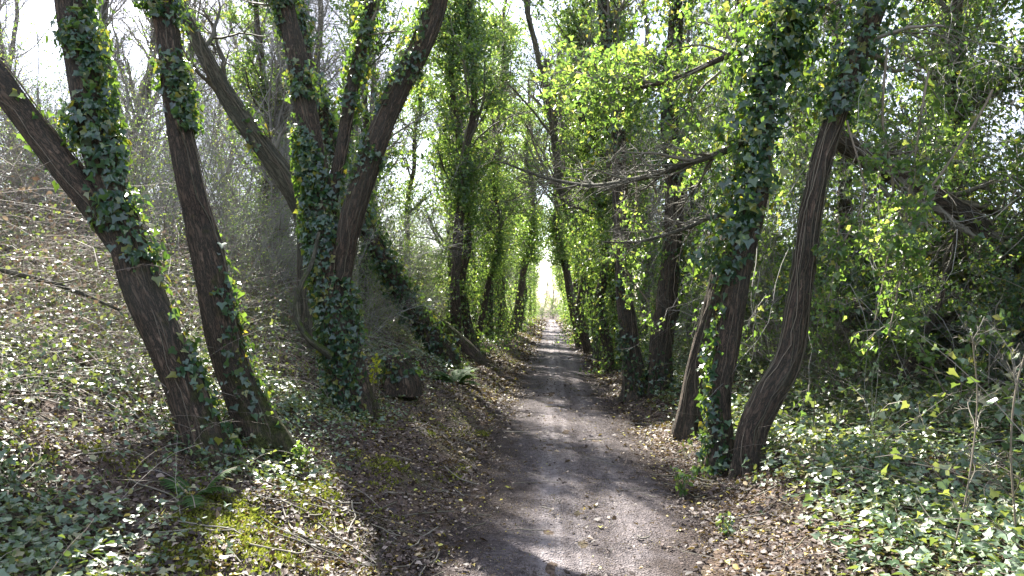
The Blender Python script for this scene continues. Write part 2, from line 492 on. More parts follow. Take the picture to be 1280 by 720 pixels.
# ------------------------------------------------------------------ ground and path
def sheet(name, xs, ys, mat, lift=0.0):
    X, Y = np.meshgrid(xs, ys)
    Z = H(X, Y) + lift
    V = np.stack([X, Y, Z], -1).reshape(-1, 3)
    w = len(xs); i = (np.arange(len(ys) - 1)[:, None] * w + np.arange(w - 1)[None]).ravel()
    f = np.stack([i, i + 1, i + w + 1, i + w], -1)
    return link(bpy.data.objects.new(name, mesh_from(name, V, [f], mat)))


xs = np.unique(np.concatenate([-np.geomspace(3, 300, 60)[::-1], np.arange(-3, 3.01, .05), np.geomspace(3, 300, 60)]))
ys = np.unique(np.concatenate([np.linspace(-60, 0, 30), np.arange(0, 12, .06), np.geomspace(12, 130, 260), np.geomspace(130, 900, 20)]))
tag(sheet('ground', xs, ys, groundmat()), kind='structure')

pn = 56
py_ = np.unique(np.concatenate([np.linspace(-8, 1, 20), np.arange(1, 14, .05), np.geomspace(14, 128, 300)]))
hw = .92 + .16 * np.clip((py_ - 4) / 14, 0, 1)
q = np.stack([py_ * 0, py_, py_ * 0], -1)
eL = .2 - hw + (vnoise(q, 1.2, 21) - .5) * .6 + (vnoise(q, 5, 22) - .5) * .12
eR = .2 + hw + (vnoise(q, 1.1, 23) - .5) * .6 + (vnoise(q, 5, 24) - .5) * .12
u = np.linspace(0, 1, pn)
X = eL[:, None] * (1 - u) + eR[:, None] * u
Y = np.broadcast_to(py_[:, None], X.shape)
cx = .2 + (vnoise(np.stack([py_ * 0, py_ * .25, py_ * 0 + 3], -1), 1, 8) - .5) * .25
XYn = np.stack([X, Y, X * 0], -1)
Z = H(X, Y) + .008 + .012 * np.sin(np.pi * u)[None] + np.sin(np.pi * u)[None] * ((vnoise(XYn, 5, 61) - .5) * .035 + (vnoise(XYn, 13, 62) - .5) * .016)
rut = np.exp(-((X - (cx - .18)[:, None]) / .10) ** 2) + .7 * np.exp(-((X - (cx + .02)[:, None]) / .05) ** 2) + .45 * np.exp(-((X - (cx + .35)[:, None]) / .12) ** 2)
edge = np.broadcast_to(np.minimum(u, 1 - u)[None] * 12, X.shape)
Z = Z - .012 * rut
Z = np.where((u == 0) | (u == 1), H(X, Y) - .02, Z)
V = np.stack([X, Y, Z], -1).reshape(-1, 3)
i = (np.arange(len(py_) - 1)[:, None] * pn + np.arange(pn - 1)[None]).ravel()
me = mesh_from('path', V, [np.stack([i, i + 1, i + pn + 1, i + pn], -1)], pathmat(), {'moss': ('FLOAT', np.clip(rut * 1.3, 0, 1).ravel()), 'rnd': ('FLOAT', np.clip(1 - edge / 4.8, 0, 1).ravel())})
tag(link(bpy.data.objects.new('path', me)), kind='structure')


def on_path(x, y):
    """height of the trodden surface above the terrain (0 on the verges)"""
    hwl = .92 + .16 * np.clip((y - 4) / 14, 0, 1)
    s = np.sin(np.pi * np.clip((x - .2 + hwl) / (2 * hwl), 0, 1))
    p = np.stack([x, y, x * 0], -1)
    return np.where(s > 0, .008 + s * (.012 + (vnoise(p, 5, 61) - .5) * .035 + (vnoise(p, 13, 62) - .5) * .016) + .004, 0)


def scatter(n, x0, x1, y0, y1):
    y = y0 * (y1 / y0) ** rng.random(n)
    x = rng.uniform(x0, x1, n)
    return x, y


def gn(x, y, e=.12):
    return nrm(np.stack([-(H(x + e, y) - H(x - e, y)) / (2 * e), -(H(x, y + e) - H(x, y - e)) / (2 * e), np.ones_like(x)], -1))


def ground_leaves(g, x, y, size, h=.02, tilt=.35, tpl=OVAL, grow_far=.07, curl=1.4):
    z = H(x, y) + on_path(x, y) + rng.random(len(x)) ** 1.5 * h + .006
    nn = gn(x, y) + rv(len(x)) * tilt
    d = rv(len(x)); d[:, 2] *= .25
    s = size * rng.uniform(.5, 1.3, len(x)) * (1 + grow_far * np.maximum(y - 6, 0))
    leaves(g, np.stack([x, y, z], -1), nn, d, s, tpl, curl)


def pdist(x):     # distance outside the trodden strip
    return np.abs(x - .2) - .9


# fallen leaves: thick on the verges, sparse on the path
g = Geo()
x, y = scatter(150000, -4.2, 4.2, 3.0, 110)
d = pdist(x)
mk = vnoise(np.stack([x, y, x * 0], -1), 1.4, 31)
keep = rng.random(len(x)) < np.where(d < 0, .010 + .5 * np.clip(1 + d / .38, 0, 1) ** 2 * mk * 1.3, np.clip(1.15 - .28 * np.abs(d - .3), .25, 1) * (.35 + mk))
ground_leaves(g, x[keep], y[keep], .042, .02, .45)
x, y = scatter(90000, -3.0, 3.2, 2.6, 16)
d = pdist(x)
keep = rng.random(len(x)) < np.where(d < 0, .07 + .75 * np.clip(1 + d / .4, 0, 1) ** 2, .9)
ground_leaves(g, x[keep], y[keep], .022, .015, .6, DIA)
x, y = scatter(420, -.9, 1.3, 3.2, 22)
ground_leaves(g, x, y, .042, .012, .25, IVY, .02, 2)
tag(g.obj('fallen_leaves', LITM), 'brown and tan fallen leaves scattered over the path verges', 'leaf litter', kind='stuff')

# small sticks on the verges
g = Geo()
n = 2600
x, y = scatter(n, -3.4, 3.6, 2.8, 60)
k = rng.random(n) < np.where(pdist(x) < 0, .10, 1); x, y = x[k], y[k]; n = len(x)
L = rng.uniform(.06, .5, n); a = rng.random(n) * 2 * np.pi; K = 5
P = np.empty((n, K, 3)); s = np.linspace(-.5, .5, K)
P[..., 0] = x[:, None] + np.cos(a)[:, None] * L[:, None] * s + rng.normal(size=(n, K)) * .012
P[..., 1] = y[:, None] + np.sin(a)[:, None] * L[:, None] * s + rng.normal(size=(n, K)) * .012
P[..., 2] = H(P[..., 0], P[..., 1]) + on_path(P[..., 0], P[..., 1]) + .006 + rng.random((n, 1)) * .03
tubes(g, P, np.broadcast_to(rng.uniform(.0015, .006, n)[:, None], (n, K)), 4)
tag(g.obj('fallen_twigs', TWIG), 'thin broken twigs lying on the leafy verges', 'twigs', kind='stuff')

g = Geo()
n = 90000
y = 3.2 * (18 / 3.2) ** rng.random(n); x = rng.uniform(-1.0, 1.4, n)
k = rng.random(n) < .25 + .75 * (vnoise(np.stack([x, y, x * 0], -1), 3, 71) > .5); x, y = x[k], y[k]
s_ = rng.uniform(.003, .010, len(x)) ** 1.0
leaves(g, np.stack([x, y, H(x, y) + on_path(x, y) + rng.random(len(x)) * .006], -1), gn(x, y) + rv(len(x)) * .9, rv(len(x)), s_, DIA, 3)
tag(g.obj('soil_crumbs', LITM), 'fine crumbs of soil and leaf trodden over the near path', 'soil crumbs', kind='stuff')

# moss cushions and short grass on the left shoulder and right verge
g = Geo()
x, y = scatter(230000, -2.9, -.75, 3.0, 18)
w = vnoise(np.stack([x, y, x * 0], -1), 2.0, 41) + .35 * np.exp(-((x + 1.65) / .45) ** 2) * np.exp(-((y - 5.6) / 3.0) ** 2)
w = w + (vnoise(np.stack([x, y, x * 0], -1), 7, 44) - .5) * .7
k = w + rng.normal(size=len(w)) * .12 > .98
x, y = x[k], y[k]
z = H(x, y) + rng.random(len(x)) * .018
leaves(g, np.stack([x, y, z], -1), rv(len(x)), gn(x, y) + rv(len(x)) * .8, rng.uniform(.010, .03, len(x)), DIA)
tag(g.obj('moss_carpet', MOSSM), 'yellow green moss carpeting the shoulder of the left bank', 'moss', kind='stuff')

g = Geo()
x, y = scatter(60000, -2.6, 3.4, 3.0, 110)
w = vnoise(np.stack([x, y, x * 0], -1), 1.1, 43)
d = pdist(x)
k = (w + np.clip(y - 12, 0, 20) * .006 + .05 > .62) & (d > .25) & (d < 2)
x, y = x[k], y[k]
far = 1 + .06 * np.maximum(y - 6, 0)
dd = gn(x, y) + rv(len(x)) * .55
leaves(g, np.stack([x, y, H(x, y) - .004], -1), rv(len(x)), dd, rng.uniform(.02, .065, len(x)) * np.minimum(far, 2.2), BLADE)
tag(g.obj('grass', GRASM), 'short sparse grass tufts growing along both verges', 'grass', kind='stuff')

# ivy and bramble leaves on the banks
g = Geo()
x, y = scatter(240000, -10, -1.5, 2.4, 60)
d = -x
w = vnoise(np.stack([x, y, x * 0], -1), 1.0, 51)
k = rng.random(len(x)) < np.clip((d - 1.5) / .9, 0, 1) * np.clip((w - .30) * 2.6, .06, 1) * np.clip(1.5 - d / 7, .25, 1)
ground_leaves(g, x[k], y[k], .037, .13, .6, IVY, .05)
tag(g.obj('ivy_ground_cover', GCOV), 'glossy ivy and bramble leaves spreading over the left bank', 'ground cover', kind='stuff')
g = Geo()
x, y = scatter(210000, 1.4, 9, 2.6, 60)
w = vnoise(np.stack([x, y, x * 0], -1), 1.2, 53)
ex = np.clip((x - 1.5 - .5 * (w - .5)) / .45, 0, 1)
k = rng.random(len(x)) < ex * np.clip((w + .5 * vnoise(np.stack([x, y, x * 0], -1), 4, 54) - .45) * 3.2, .12, 1)
ground_leaves(g, x[k], y[k], .044, .20, .6, IVY, .05)
tag(g.obj('ivy_ground_cover', GCOV), 'dense glossy ivy carpet covering the ground right of the path', 'ground cover', kind='stuff')


# bramble canes: arching dead stems over the bank
def canes(g, n, x0, x1, y0, y1, l0, l1, r, hgt=.5, gl=None, nl=0, lsize=.04, tpl=OVAL):
    x, y = scatter(n, x0, x1, y0, y1)
    K = 8; a = rng.random(n) * 2 * np.pi; L = rng.uniform(l0, l1, n)
    el = rng.uniform(.1, 1.2, n)
    d = np.stack([np.cos(a) * np.cos(el), np.sin(a) * np.cos(el), np.sin(el)], -1)
    P = np.empty((n, K, 3)); P[:, 0] = np.stack([x, y, H(x, y)], -1)
    for k in range(1, K):
        d = nrm(d + rng.normal(size=(n, 3)) * .13 + np.array([0, 0, -.17]))
        P[:, k] = P[:, k - 1] + d * (L / (K - 1))[:, None]
    P[..., 2] = np.maximum(P[..., 2], H(P[..., 0], P[..., 1]) + .01)
    tubes(g, P, (r * rng.uniform(.5, 1.5, n) * (1 + .03 * y))[:, None] * np.linspace(1, .5, K)[None], 3)
    if gl is not None:
        leaves_on(gl, P, nl, lsize, .04, tpl, .2)


g = Geo(); gl = Geo(); gd = Geo()
canes(g, 5200, -9, -2.9, 3.2, 30, .3, 1.2, .0016, gl=gl, nl=5, lsize=.04)
canes(g, 1500, -5.5, -2.4, 7.5, 20, .3, 1.0, .0016, gl=gl, nl=7, lsize=.04)
canes(g, 260, -3.0, -1.9, 2.6, 12, .2, .6, .0015, gl=gl, nl=5, lsize=.035)
canes(g, 4800, -11, -3.6, 4.0, 30, .6, 1.7, .0024, gl=gd, nl=9, lsize=.045)
canes(g, 4200, -9, -2.5, 2.8, 25, .15, .9, .0015)
canes(g, 2600, -11, -4.2, 4.5, 25, .9, 2.4, .0028, gl=gl, nl=6, lsize=.038)
canes(g, 700, -4.4, -3.1, 3.5, 14, .5, 1.2, .002, gl=gl, nl=6, lsize=.035)
root = tag(g.obj('bramble_stems', BRAM), 'tangle of thin dry bramble stems over the left bank', 'brambles', kind='stuff')
gl.obj('leaf', GCOV, root); gd.obj('withered_leaf', DEADM, root)
g = Geo(); gl = Geo()
canes(g, 2600, 1.9, 8, 2.8, 25, .15, .9, .0015)
canes(g, 3200, 2.2, 8, 2.8, 30, .4, 1.4, .0025, gl=gl, nl=9, lsize=.055, tpl=IVY)
root = tag(g.obj('bramble_stems', BRAM), 'low leafy bramble stems over the ivy right of the path', 'brambles', kind='stuff')
gl.obj('leaf', GCOV, root)


# ------------------------------------------------------------------ foreground trees
def hero(name, label, stems, ivy=(), vines=(), crown=(), bark=BARK, cat='tree', ivymat=IVYD, group=None, sides=56, extra=None):
    """stems: list of dict(p=[(px,py,depth,width_px)...], flare, moss, name)"""
    b = stems[0]['p'][0]
    base = at(b[0], b[1], b[2])
    o = empty(name, base, 0, label, cat, group)
    lines = []
    for k, s in enumerate(stems):
        c = np.array([[*at(q[0], q[1], q[2]), q[3] / 2 * q[2] / F * s.get('w', .71)] for q in s['p']])
        if 'up' in s:                      # continue above the frame
            for dx, dy, dz, r in s['up']:
                c = np.vstack([c, [c[-1, 0] + dx, c[-1, 1] + dy, c[-1, 2] + dz, r]])
        if s.get('flare'):
            c = np.vstack([c[0] + np.array([0, 0, -.25, .01]), c])
        cc = smooth(c, .035)
        g = Geo()
        C = trunk(g, cc[:, :3], np.maximum(cc[:, 3], .004), s.get('sides', sides), s.get('amp', .09), s.get('flare', 0), seed=k * 3 + len(label) % 7, moss=s.get('moss', 0), mossdir=s.get('md'), lean_bump=s.get('wave', .05))
        g.obj(s.get('name', 'trunk' if k == 0 else 'limb'), s.get('mat', bark), o, base)
        lines.append((C, np.maximum(cc[:, 3], .004)))
    gi = Geo()
    for kw in ivy:
        kw = dict(kw); C, R = lines[kw.pop('s')]
        ivy_on(gi, C, R, **kw)
    gv = Geo()
    for s, n, t0, t1, r in vines:
        vines_on(gv, *lines[s], n, t0, t1, r)
    gb = Geo(); gl = Geo()
    for c in crown:
        C, R = lines[c['s']]
        pick = np.linspace(0, len(C) - 1, 24).astype(int)
        P, Rr = C[pick][None], R[pick][None]
        P1, R1 = grow(P, Rr, c['n'][0], c.get('t0', .3), 1, c['l'][0] * .5, c['l'][0], c.get('ang', .9), 9, .16, c.get('lift', .15), .4, .006 * c.get('rm', 1))
        P2, R2 = grow(P1, R1, c['n'][1], .15, 1, c['l'][1] * .4, c['l'][1], .8, 7, .16, c.get('lift', .1) * .5, .55, .003 * c.get('rm', 1))
        P3, R3 = grow(P2, R2, c['n'][2], .1, 1, c['l'][2] * .4, c['l'][2], .8, 5, .18, 0, .6, .0018 * c.get('rm', 1))
        tubes(gb, P1, R1, 5); tubes(gb, P2, R2, 4); tubes(gb, P3, R3, 3)
        if c.get('leaf'):
            nl, ls = c['leaf']
            if c.get('clump', 1) < 1:
                kk = vnoise(P3[:, 2], .9, 61) > 1 - c['clump']
                P3 = P3[kk]
            leaves_on(gl, P3, nl, ls, c.get('spread', .06), c.get('tpl', IVY))
    gb.obj('crown', TWIG, o, base)
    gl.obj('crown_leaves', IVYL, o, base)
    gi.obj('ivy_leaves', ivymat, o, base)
    gv.obj('ivy_stems', VINED, o, base)
    if extra: extra(o, base, lines)
    return o, lines


# 1: forked ivy tree, far left
hero('ivy_clad_tree', 'thick brown trunk leaning left at the far left, forking into two ivied limbs',
     [dict(p=[(268, 592, 5.0, 72), (240, 520, 5.0, 66), (208, 440, 5.0, 64), (175, 360, 5.02, 62), (154, 290, 5.05, 60), (136, 215, 5.1, 56), (118, 145, 5.15, 54), (101, 70, 5.2, 52), (84, -15, 5.3, 50)],
           up=[(-.25, .1, 1.2, .12), (-.3, .2, 1.6, .09), (-.2, .3, 1.8, .05), (.1, .2, 1.6, .02)], flare=.45, moss=.4, md=(.9, -.2, .3)),
      dict(p=[(158, 315, 5.05, 36), (125, 262, 5.02, 44), (85, 208, 5.0, 46), (40, 150, 4.95, 46), (0, 98, 4.9, 46), (-50, 30, 4.85, 42)], up=[(-.5, 0, 1.0, .09), (-.5, .2, 1.3, .06), (-.3, .2, 1.5, .03)], name='limb')],
     ivy=[dict(s=0, n=4000, t0=.17, t1=.62, off=.10, size=.06, bias=(.9, -.3, 0), patch=.52, pscale=3.0),
          dict(s=0, n=700, t0=.02, t1=.22, off=.07, size=.06, bias=(1, -.1, 0), patch=.68),
          dict(s=0, n=1300, t0=.55, t1=1, off=.2, size=.075, patch=.4),
          dict(s=1, n=420, t0=0.05, t1=.9, off=.05, size=.07, patch=.58, pscale=3.5)],
     vines=[(0, 6, .02, .7, .0045), (1, 4, 0, .9, .004)],
     crown=[dict(s=0, t0=.35, n=(5, 5, 5), l=(1.5, .9, .5), leaf=(3, .07), clump=.2), dict(s=1, t0=.5, n=(6, 5, 5), l=(1.5, .8, .5), leaf=(3, .075), clump=.25)])

# 2: straight leaning trunk beside it
hero('ivy_clad_tree', 'tall single furrowed trunk leaning left with mossy foot and ivy on its right side',
     [dict(p=[(328, 556, 5.8, 76), (306, 490, 5.8, 58), (284, 420, 5.8, 54), (262, 330, 5.82, 52), (237, 230, 5.85, 46), (217, 130, 5.9, 42), (200, 0, 6.0, 40)],
           up=[(-.3, .2, 1.5, .10), (-.2, .1, 1.7, .08), (.1, .2, 1.8, .05), (.3, .2, 1.4, .02)], flare=.35, moss=.5, md=(.8, -.35, .3))],
     ivy=[dict(s=0, n=3200, t0=.27, t1=.62, off=.09, size=.058, bias=(.8, -.4, 0), patch=.47, pscale=3),
          dict(s=0, n=900, t0=.03, t1=.34, off=.06, size=.06, bias=(1, -.1, 0), patch=.58),
          dict(s=0, n=1300, t0=.55, t1=1, off=.2, size=.075, patch=.4)],
     vines=[(0, 8, .0, .8, .005)],
     crown=[dict(s=0, t0=.45, n=(5, 5, 5), l=(1.6, .9, .5), leaf=(3, .07), clump=.3)])

# 3: multi-stemmed tree
def shoot(o, base, lines):
    g = Geo()
    c = np.array([[*at(*q[:3]), q[3] / 2 * q[2] / F] for q in [(412, 446, 7.75, 11), (385, 424, 7.6, 8), (372, 395, 7.6, 7), (377, 362, 7.6, 6), (392, 330, 7.65, 5), (400, 290, 7.7, 4)]])
    cc = smooth(c, .03)
    trunk(g, cc[:, :3], cc[:, 3], 14, .16, moss=.7, mossdir=(0, -.3, 1), seed=4)
    g.obj('basal_shoot', BARKG, o, base)


hero('multi_stemmed_tree', 'ivy smothered tree splitting into three rising stems, left of the path centre',
     [dict(p=[(438, 508, 8.0, 66), (430, 450, 8.0, 60), (422, 390, 8.0, 62), (412, 320, 8.0, 64), (404, 260, 8.05, 50), (394, 190, 8.1, 40), (378, 100, 8.2, 36), (352, -10, 8.3, 32)],
           up=[(-.3, .2, 1.6, .1), (-.2, .2, 1.6, .06), (.1, .3, 1.4, .025)], flare=.3, moss=.3),
      dict(p=[(425, 350, 7.9, 36), (436, 285, 7.85, 44), (462, 205, 7.8, 44), (500, 110, 7.8, 44), (545, 0, 7.8, 44), (562, -50, 7.8, 42)], up=[(.4, .1, 1.3, .10), (.4, .2, 1.5, .07), (.2, .1, 1.6, .03)], name='limb', moss=0, w=.62),
      dict(p=[(412, 280, 8.0, 24), (424, 190, 8.1, 22), (440, 100, 8.2, 22), (466, 0, 8.3, 20)], up=[(.25, .2, 1.4, .07), (.15, .2, 1.5, .035)], name='limb')],
     ivy=[dict(s=0, n=4300, t0=.02, t1=.36, off=.09, size=.06, bias=(-.8, -.4, 0), patch=.45, pscale=2.6),
          dict(s=0, n=3000, t0=.28, t1=.62, off=.11, size=.058, patch=.42, pscale=2.6),
          dict(s=0, n=1500, t0=.6, t1=1, off=.3, size=.08, patch=.4),
          dict(s=1, n=2200, t0=.03, t1=.62, off=.10, size=.056, bias=(-.9, -.2, .2), patch=.52, pscale=3),
          dict(s=1, n=1300, t0=.6, t1=1, off=.25, size=.08, patch=.4),
          dict(s=2, n=1300, t0=.05, t1=.9, off=.10, size=.07, patch=.45)],
     vines=[(0, 12, .0, .5, .005), (1, 9, 0, .7, .0045), (2, 3, 0, .7, .005)],
     crown=[dict(s=0, t0=.4, n=(6, 6, 5), l=(1.5, .9, .5), leaf=(5, .062), clump=.3), dict(s=1, t0=.35, n=(6, 6, 5), l=(1.5, .9, .5), leaf=(5, .062), clump=.3),
            dict(s=2, t0=.3, n=(7, 5, 6), l=(1.3, .8, .4), leaf=(5, .062), clump=.5)], extra=shoot)

# mossy bent tree behind it
hero('mossy_bent_tree', 'mossy trunk bending sharply left behind the three stemmed tree',
     [dict(p=[(392, 440, 9.6, 34), (384, 360, 9.6, 34), (384, 290, 9.6, 36), (368, 240, 9.5, 36), (330, 185, 9.4, 34), (290, 130, 9.3, 30), (255, 70, 9.2, 26), (225, 10, 9.1, 20)],
           up=[(-.4, 0, .9, .06), (-.4, 0, 1.1, .03)], flare=.2, moss=0, wave=.03)],
     ivy=[dict(s=0, n=500, t0=.35, t1=1, off=.08, size=.07, patch=.55)], vines=[(0, 14, 0, .9, .006)], bark=BARKG,
     crown=[dict(s=0, t0=.4, n=(12, 7, 7), l=(1.6, .9, .5), lift=.1)])

# leaning tree
hero('leaning_ivy_tree', 'dark ivied trunk leaning far over to the left, rooted beside the stump',
     [dict(p=[(556, 446, 14.5, 34), (530, 408, 14.3, 30), (500, 362, 14.0, 30), (468, 300, 13.6, 28), (440, 240, 13.3, 26), (405, 150, 13.0, 24), (380, 60, 12.8, 20)],
           up=[(-.3, 0, 1.2, .12), (-.2, 0, 1.6, .06)], flare=.3, moss=.3)],
     ivy=[dict(s=0, n=4200, t0=.0, t1=.85, off=.16, size=.085, patch=.3)], vines=[(0, 5, 0, .8, .008)],
     crown=[dict(s=0, t0=.4, n=(9, 6, 6), l=(2, 1, .6), leaf=(2, .09), clump=.3)])

# right side
hero('ivy_clad_tree', 'dark upright trunk at the right path edge, thickly ivied from halfway up',
     [dict(p=[(902, 566, 7.0, 38), (900, 500, 7.0, 36), (911, 420, 7.0, 39), (926, 330, 7.0, 40), (944, 250, 7.0, 38), (954, 160, 7.0, 38), (962, 80, 7.0, 40), (992, -10, 7.0, 40)],
           up=[(.2, .1, 1.3, .13), (.0, .1, 1.6, .09), (-.2, .1, 1.6, .04)], flare=.3, moss=0)],
     ivy=[dict(s=0, n=3300, t0=.2, t1=.5, off=.30, size=.075, bias=(-.8, -.3, 0), patch=.36),
          dict(s=0, n=700, t0=.0, t1=.2, off=.12, size=.065, bias=(-1, -.2, 0), patch=.62),
          dict(s=0, n=1700, t0=.42, t1=.68, off=.12, size=.075, bias=(.6, -.5, 0), patch=.48),
          dict(s=0, n=1800, t0=.65, t1=1, off=.25, size=.08, patch=.45)],
     vines=[(0, 8, 0, .7, .004)],
     crown=[dict(s=0, t0=.35, n=(8, 6, 6), l=(1.9, 1, .5), lift=.0, leaf=(8, .06), clump=.6)])
hero('ivy_clad_tree', 'crooked trunk bowing right then rising, twined with ropy stems, nearest on the right',
     [dict(p=[(936, 584, 6.6, 44), (940, 540, 6.6, 44), (960, 495, 6.6, 46), (985, 450, 6.6, 40), (995, 400, 6.6, 36), (1006, 330, 6.6, 34), (1016, 260, 6.6, 34), (1032, 190, 6.6, 32), (1062, 100, 6.6, 32), (1098, 0, 6.6, 32)],
           up=[(.4, .1, 1.0, .11), (.4, .1, 1.4, .06), (.2, .1, 1.2, .03)], flare=.3, moss=.15, wave=.02)],
     ivy=[dict(s=0, n=900, t0=.05, t1=.45, off=.1, size=.055, patch=.52), dict(s=0, n=3200, t0=.36, t1=1, off=.34, size=.062, patch=.38)],
     vines=[(0, 16, 0, .8, .0045)],
     crown=[dict(s=0, t0=.35, n=(9, 7, 6), l=(1.6, 1, .5), lift=-.05, leaf=(4, .07), clump=.5)])
hero('ivy_clad_tree', 'slim sunlit trunk leaning right, just behind the dark upright trunk',
     [dict(p=[(858, 530, 8.6, 34), (868, 480, 8.6, 30), (886, 410, 8.6, 28), (902, 340, 8.6, 26), (920, 250, 8.6, 24), (930, 120, 8.6, 22), (925, 0, 8.6, 20)],
           up=[(-.2, .1, 1.5, .06), (-.2, .1, 1.3, .03)], flare=.5)],
     ivy=[dict(s=0, n=1500, t0=.35, t1=.9, off=.3, size=.075, patch=.4)], vines=[(0, 26, 0, .8, .007)],
     crown=[dict(s=0, t0=.3, n=(9, 6, 6), l=(1.8, 1, .5), lift=-.02, leaf=(8, .06), clump=.6)])
hero('ivy_clad_tree', 'stout ivy wrapped trunk right of the path, standing beside its twin',
     [dict(p=[(824, 492, 12.0, 38), (828, 430, 12.0, 34), (836, 350, 12.0, 32), (842, 250, 12.0, 28), (838, 120, 12.0, 26), (845, 0, 12.0, 22)], up=[(.1, .1, 1.6, .1), (.1, .1, 1.6, .05)], flare=.35)],
     ivy=[dict(s=0, n=900, t0=0, t1=.3, off=.08, size=.06, patch=.52), dict(s=0, n=3800, t0=.36, t1=1, off=.6, size=.07, patch=.4)], vines=[(0, 18, 0, .8, .009)],
     crown=[dict(s=0, t0=.48, n=(10, 6, 6), l=(1.8, 1.1, .6), lift=.1, leaf=(9, .065), clump=.7)])
hero('ivy_clad_tree', 'ivy footed trunk leaning left towards the path, beside the stout wrapped trunk',
     [dict(p=[(796, 490, 12.2, 40), (787, 440, 12.2, 30), (780, 370, 12.2, 26), (776, 280, 12.2, 24), (770, 150, 12.2, 22), (755, 20, 12.2, 20)], up=[(-.1, .1, 1.6, .1), (.1, .1, 1.6, .05)], flare=.4)],
     ivy=[dict(s=0, n=1100, t0=0, t1=.22, off=.10, size=.06, patch=.48), dict(s=0, n=2600, t0=.4, t1=1, off=.4, size=.07, patch=.45)], vines=[(0, 20, 0, .8, .009)],
     crown=[dict(s=0, t0=.45, n=(12, 8, 7), l=(1.8, 1, .6), lift=.08, leaf=(2, .08), clump=.4)])
hero('bare_curving_tree', 'slender pale trunk curving left over the path from the right row, bare branched',
     [dict(p=[(751, 438, 21, 22), (745, 390, 21, 20), (735, 330, 21, 18), (716, 272, 21, 17), (702, 235, 21, 15), (693, 180, 21, 13), (684, 120, 21, 12), (668, 50, 21, 10), (655, -10, 21, 8)],
           up=[(-.4, .1, 1.5, .06), (-.2, .1, 1.5, .03)], flare=.3, moss=.0, wave=.1)],
     ivy=[dict(s=0, n=400, t0=0, t1=.9, off=.1, size=.10, patch=.6)], bark=BARKG,
     crown=[dict(s=0, t0=.3, n=(36, 9, 8), l=(3.4, 1.6, .9), lift=.3, ang=.7, rm=2.2)])

# ------------------------------------------------------------------ single pieces
def piece(name, label, cat, pts, mat=BARK, sides=14, amp=.09, moss=0, flare=0, twigs=None, leaf=None, ivy=None, seed=3, parts='branch', vines=0, group=None, wave=.05, scale=1.0):
    base = at(*pts[0][:3])
    o = empty(name, base, 0, label, cat, group)
    c = np.array([[*at(*q[:3]), q[3] / 2 * q[2] / F * scale] for q in pts])
    cc = smooth(c, .035)
    g = Geo(); C = trunk(g, cc[:, :3], cc[:, 3], sides, amp, flare, seed, moss, (0, -.3, 1), lean_bump=wave); g.obj(parts, mat, o, base)
    R = cc[:, 3]
    if twigs:
        n1, n2, n3, l1, ang, lift = twigs
        P1, R1 = grow(C[pick_(C)][None], R[pick_(C)][None], n1, .12, 1, l1 * .4, l1, ang, 8, .14, lift, .5, .0035)
        P2, R2 = grow(P1, R1, n2, .1, 1, l1 * .2, l1 * .55, .7, 6, .16, lift * .5, .6, .0022)
        P3, R3 = grow(P2, R2, n3, .1, 1, l1 * .1, l1 * .3, .7, 4, .2, 0, .6, .0016)
        g = Geo(); tubes(g, P1, R1, 5); tubes(g, P2, R2, 4); tubes(g, P3, R3, 3); g.obj('twigs', TWIG, o, base)
        if leaf:
            g = Geo(); leaves_on(g, P3, leaf[0], leaf[1], .05, IVY); g.obj('leaves', leaf[2], o, base)
    if vines:
        g = Geo(); vines_on(g, C, R, vines, 0, .9, .005); g.obj('ivy_stems', VINE, o, base)
    if ivy:
        g = Geo(); ivy_on(g, C, R, **ivy); g.obj('ivy_leaves', IVYD, o, base)
    return o


def pick_(C):
    return np.linspace(0, len(C) - 1, 24).astype(int)


piece('overhanging_branch', 'long dark twiggy bough reaching left across the path from the upright right trunk', 'branch',
      [(950, 165, 7.0, 14), (905, 188, 7.2, 9), (850, 206, 7.6, 8), (790, 222, 8.1, 7), (735, 230, 8.6, 5), (680, 222, 9.1, 4), (625, 205, 9.6, 2)],
      mat=BARKG, twigs=(36, 7, 5, 1.1, .55, .03), wave=.05, seed=12)
piece('overhanging_branch', 'thin dark bough drooping leftwards below the long bough on the right', 'branch',
      [(940, 275, 7.0, 8), (900, 268, 7.3, 6), (850, 290, 7.6, 4.5), (800, 302, 8.0, 3.5), (755, 300, 8.3, 2)], mat=BARKG, twigs=(20, 6, 4, .7, .6, 0), wave=.05, seed=14)
piece('overhanging_branch', 'high bough with pale twigs and hanging leaves over the right verge', 'branch',
      [(962, 60, 7.0, 12), (920, 70, 7.3, 8), (850, 100, 7.7, 6), (780, 112, 8.3, 5), (720, 95, 9, 3)], twigs=(22, 7, 5, 1.1, .7, -.08), leaf=(3, .06, IVYL), wave=.1, seed=15)
piece('dead_limb', 'thick dark dead limb slanting down to the right inside the right thicket', 'branch',
      [(1040, 170, 8.4, 24), (1090, 205, 8.4, 26), (1150, 240, 8.3, 26), (1215, 275, 8.2, 22), (1260, 330, 8.1, 20), (1320, 400, 8.0, 16)], twigs=(18, 6, 5, 1.1, .9, -.12), vines=12, seed=16)
piece('dead_tree', 'dark horizontal trunk resting level in the undergrowth of the right thicket', 'dead tree',
      [(985, 392, 9.6, 16), (1060, 384, 9.2, 20), (1140, 402, 8.8, 22), (1220, 404, 8.4, 24), (1330, 418, 8.0, 26)], twigs=(16, 5, 4, .8, .9, -.1), ivy=dict(n=900, off=.15, size=.075, patch=.45), vines=8, seed=17, parts='trunk')
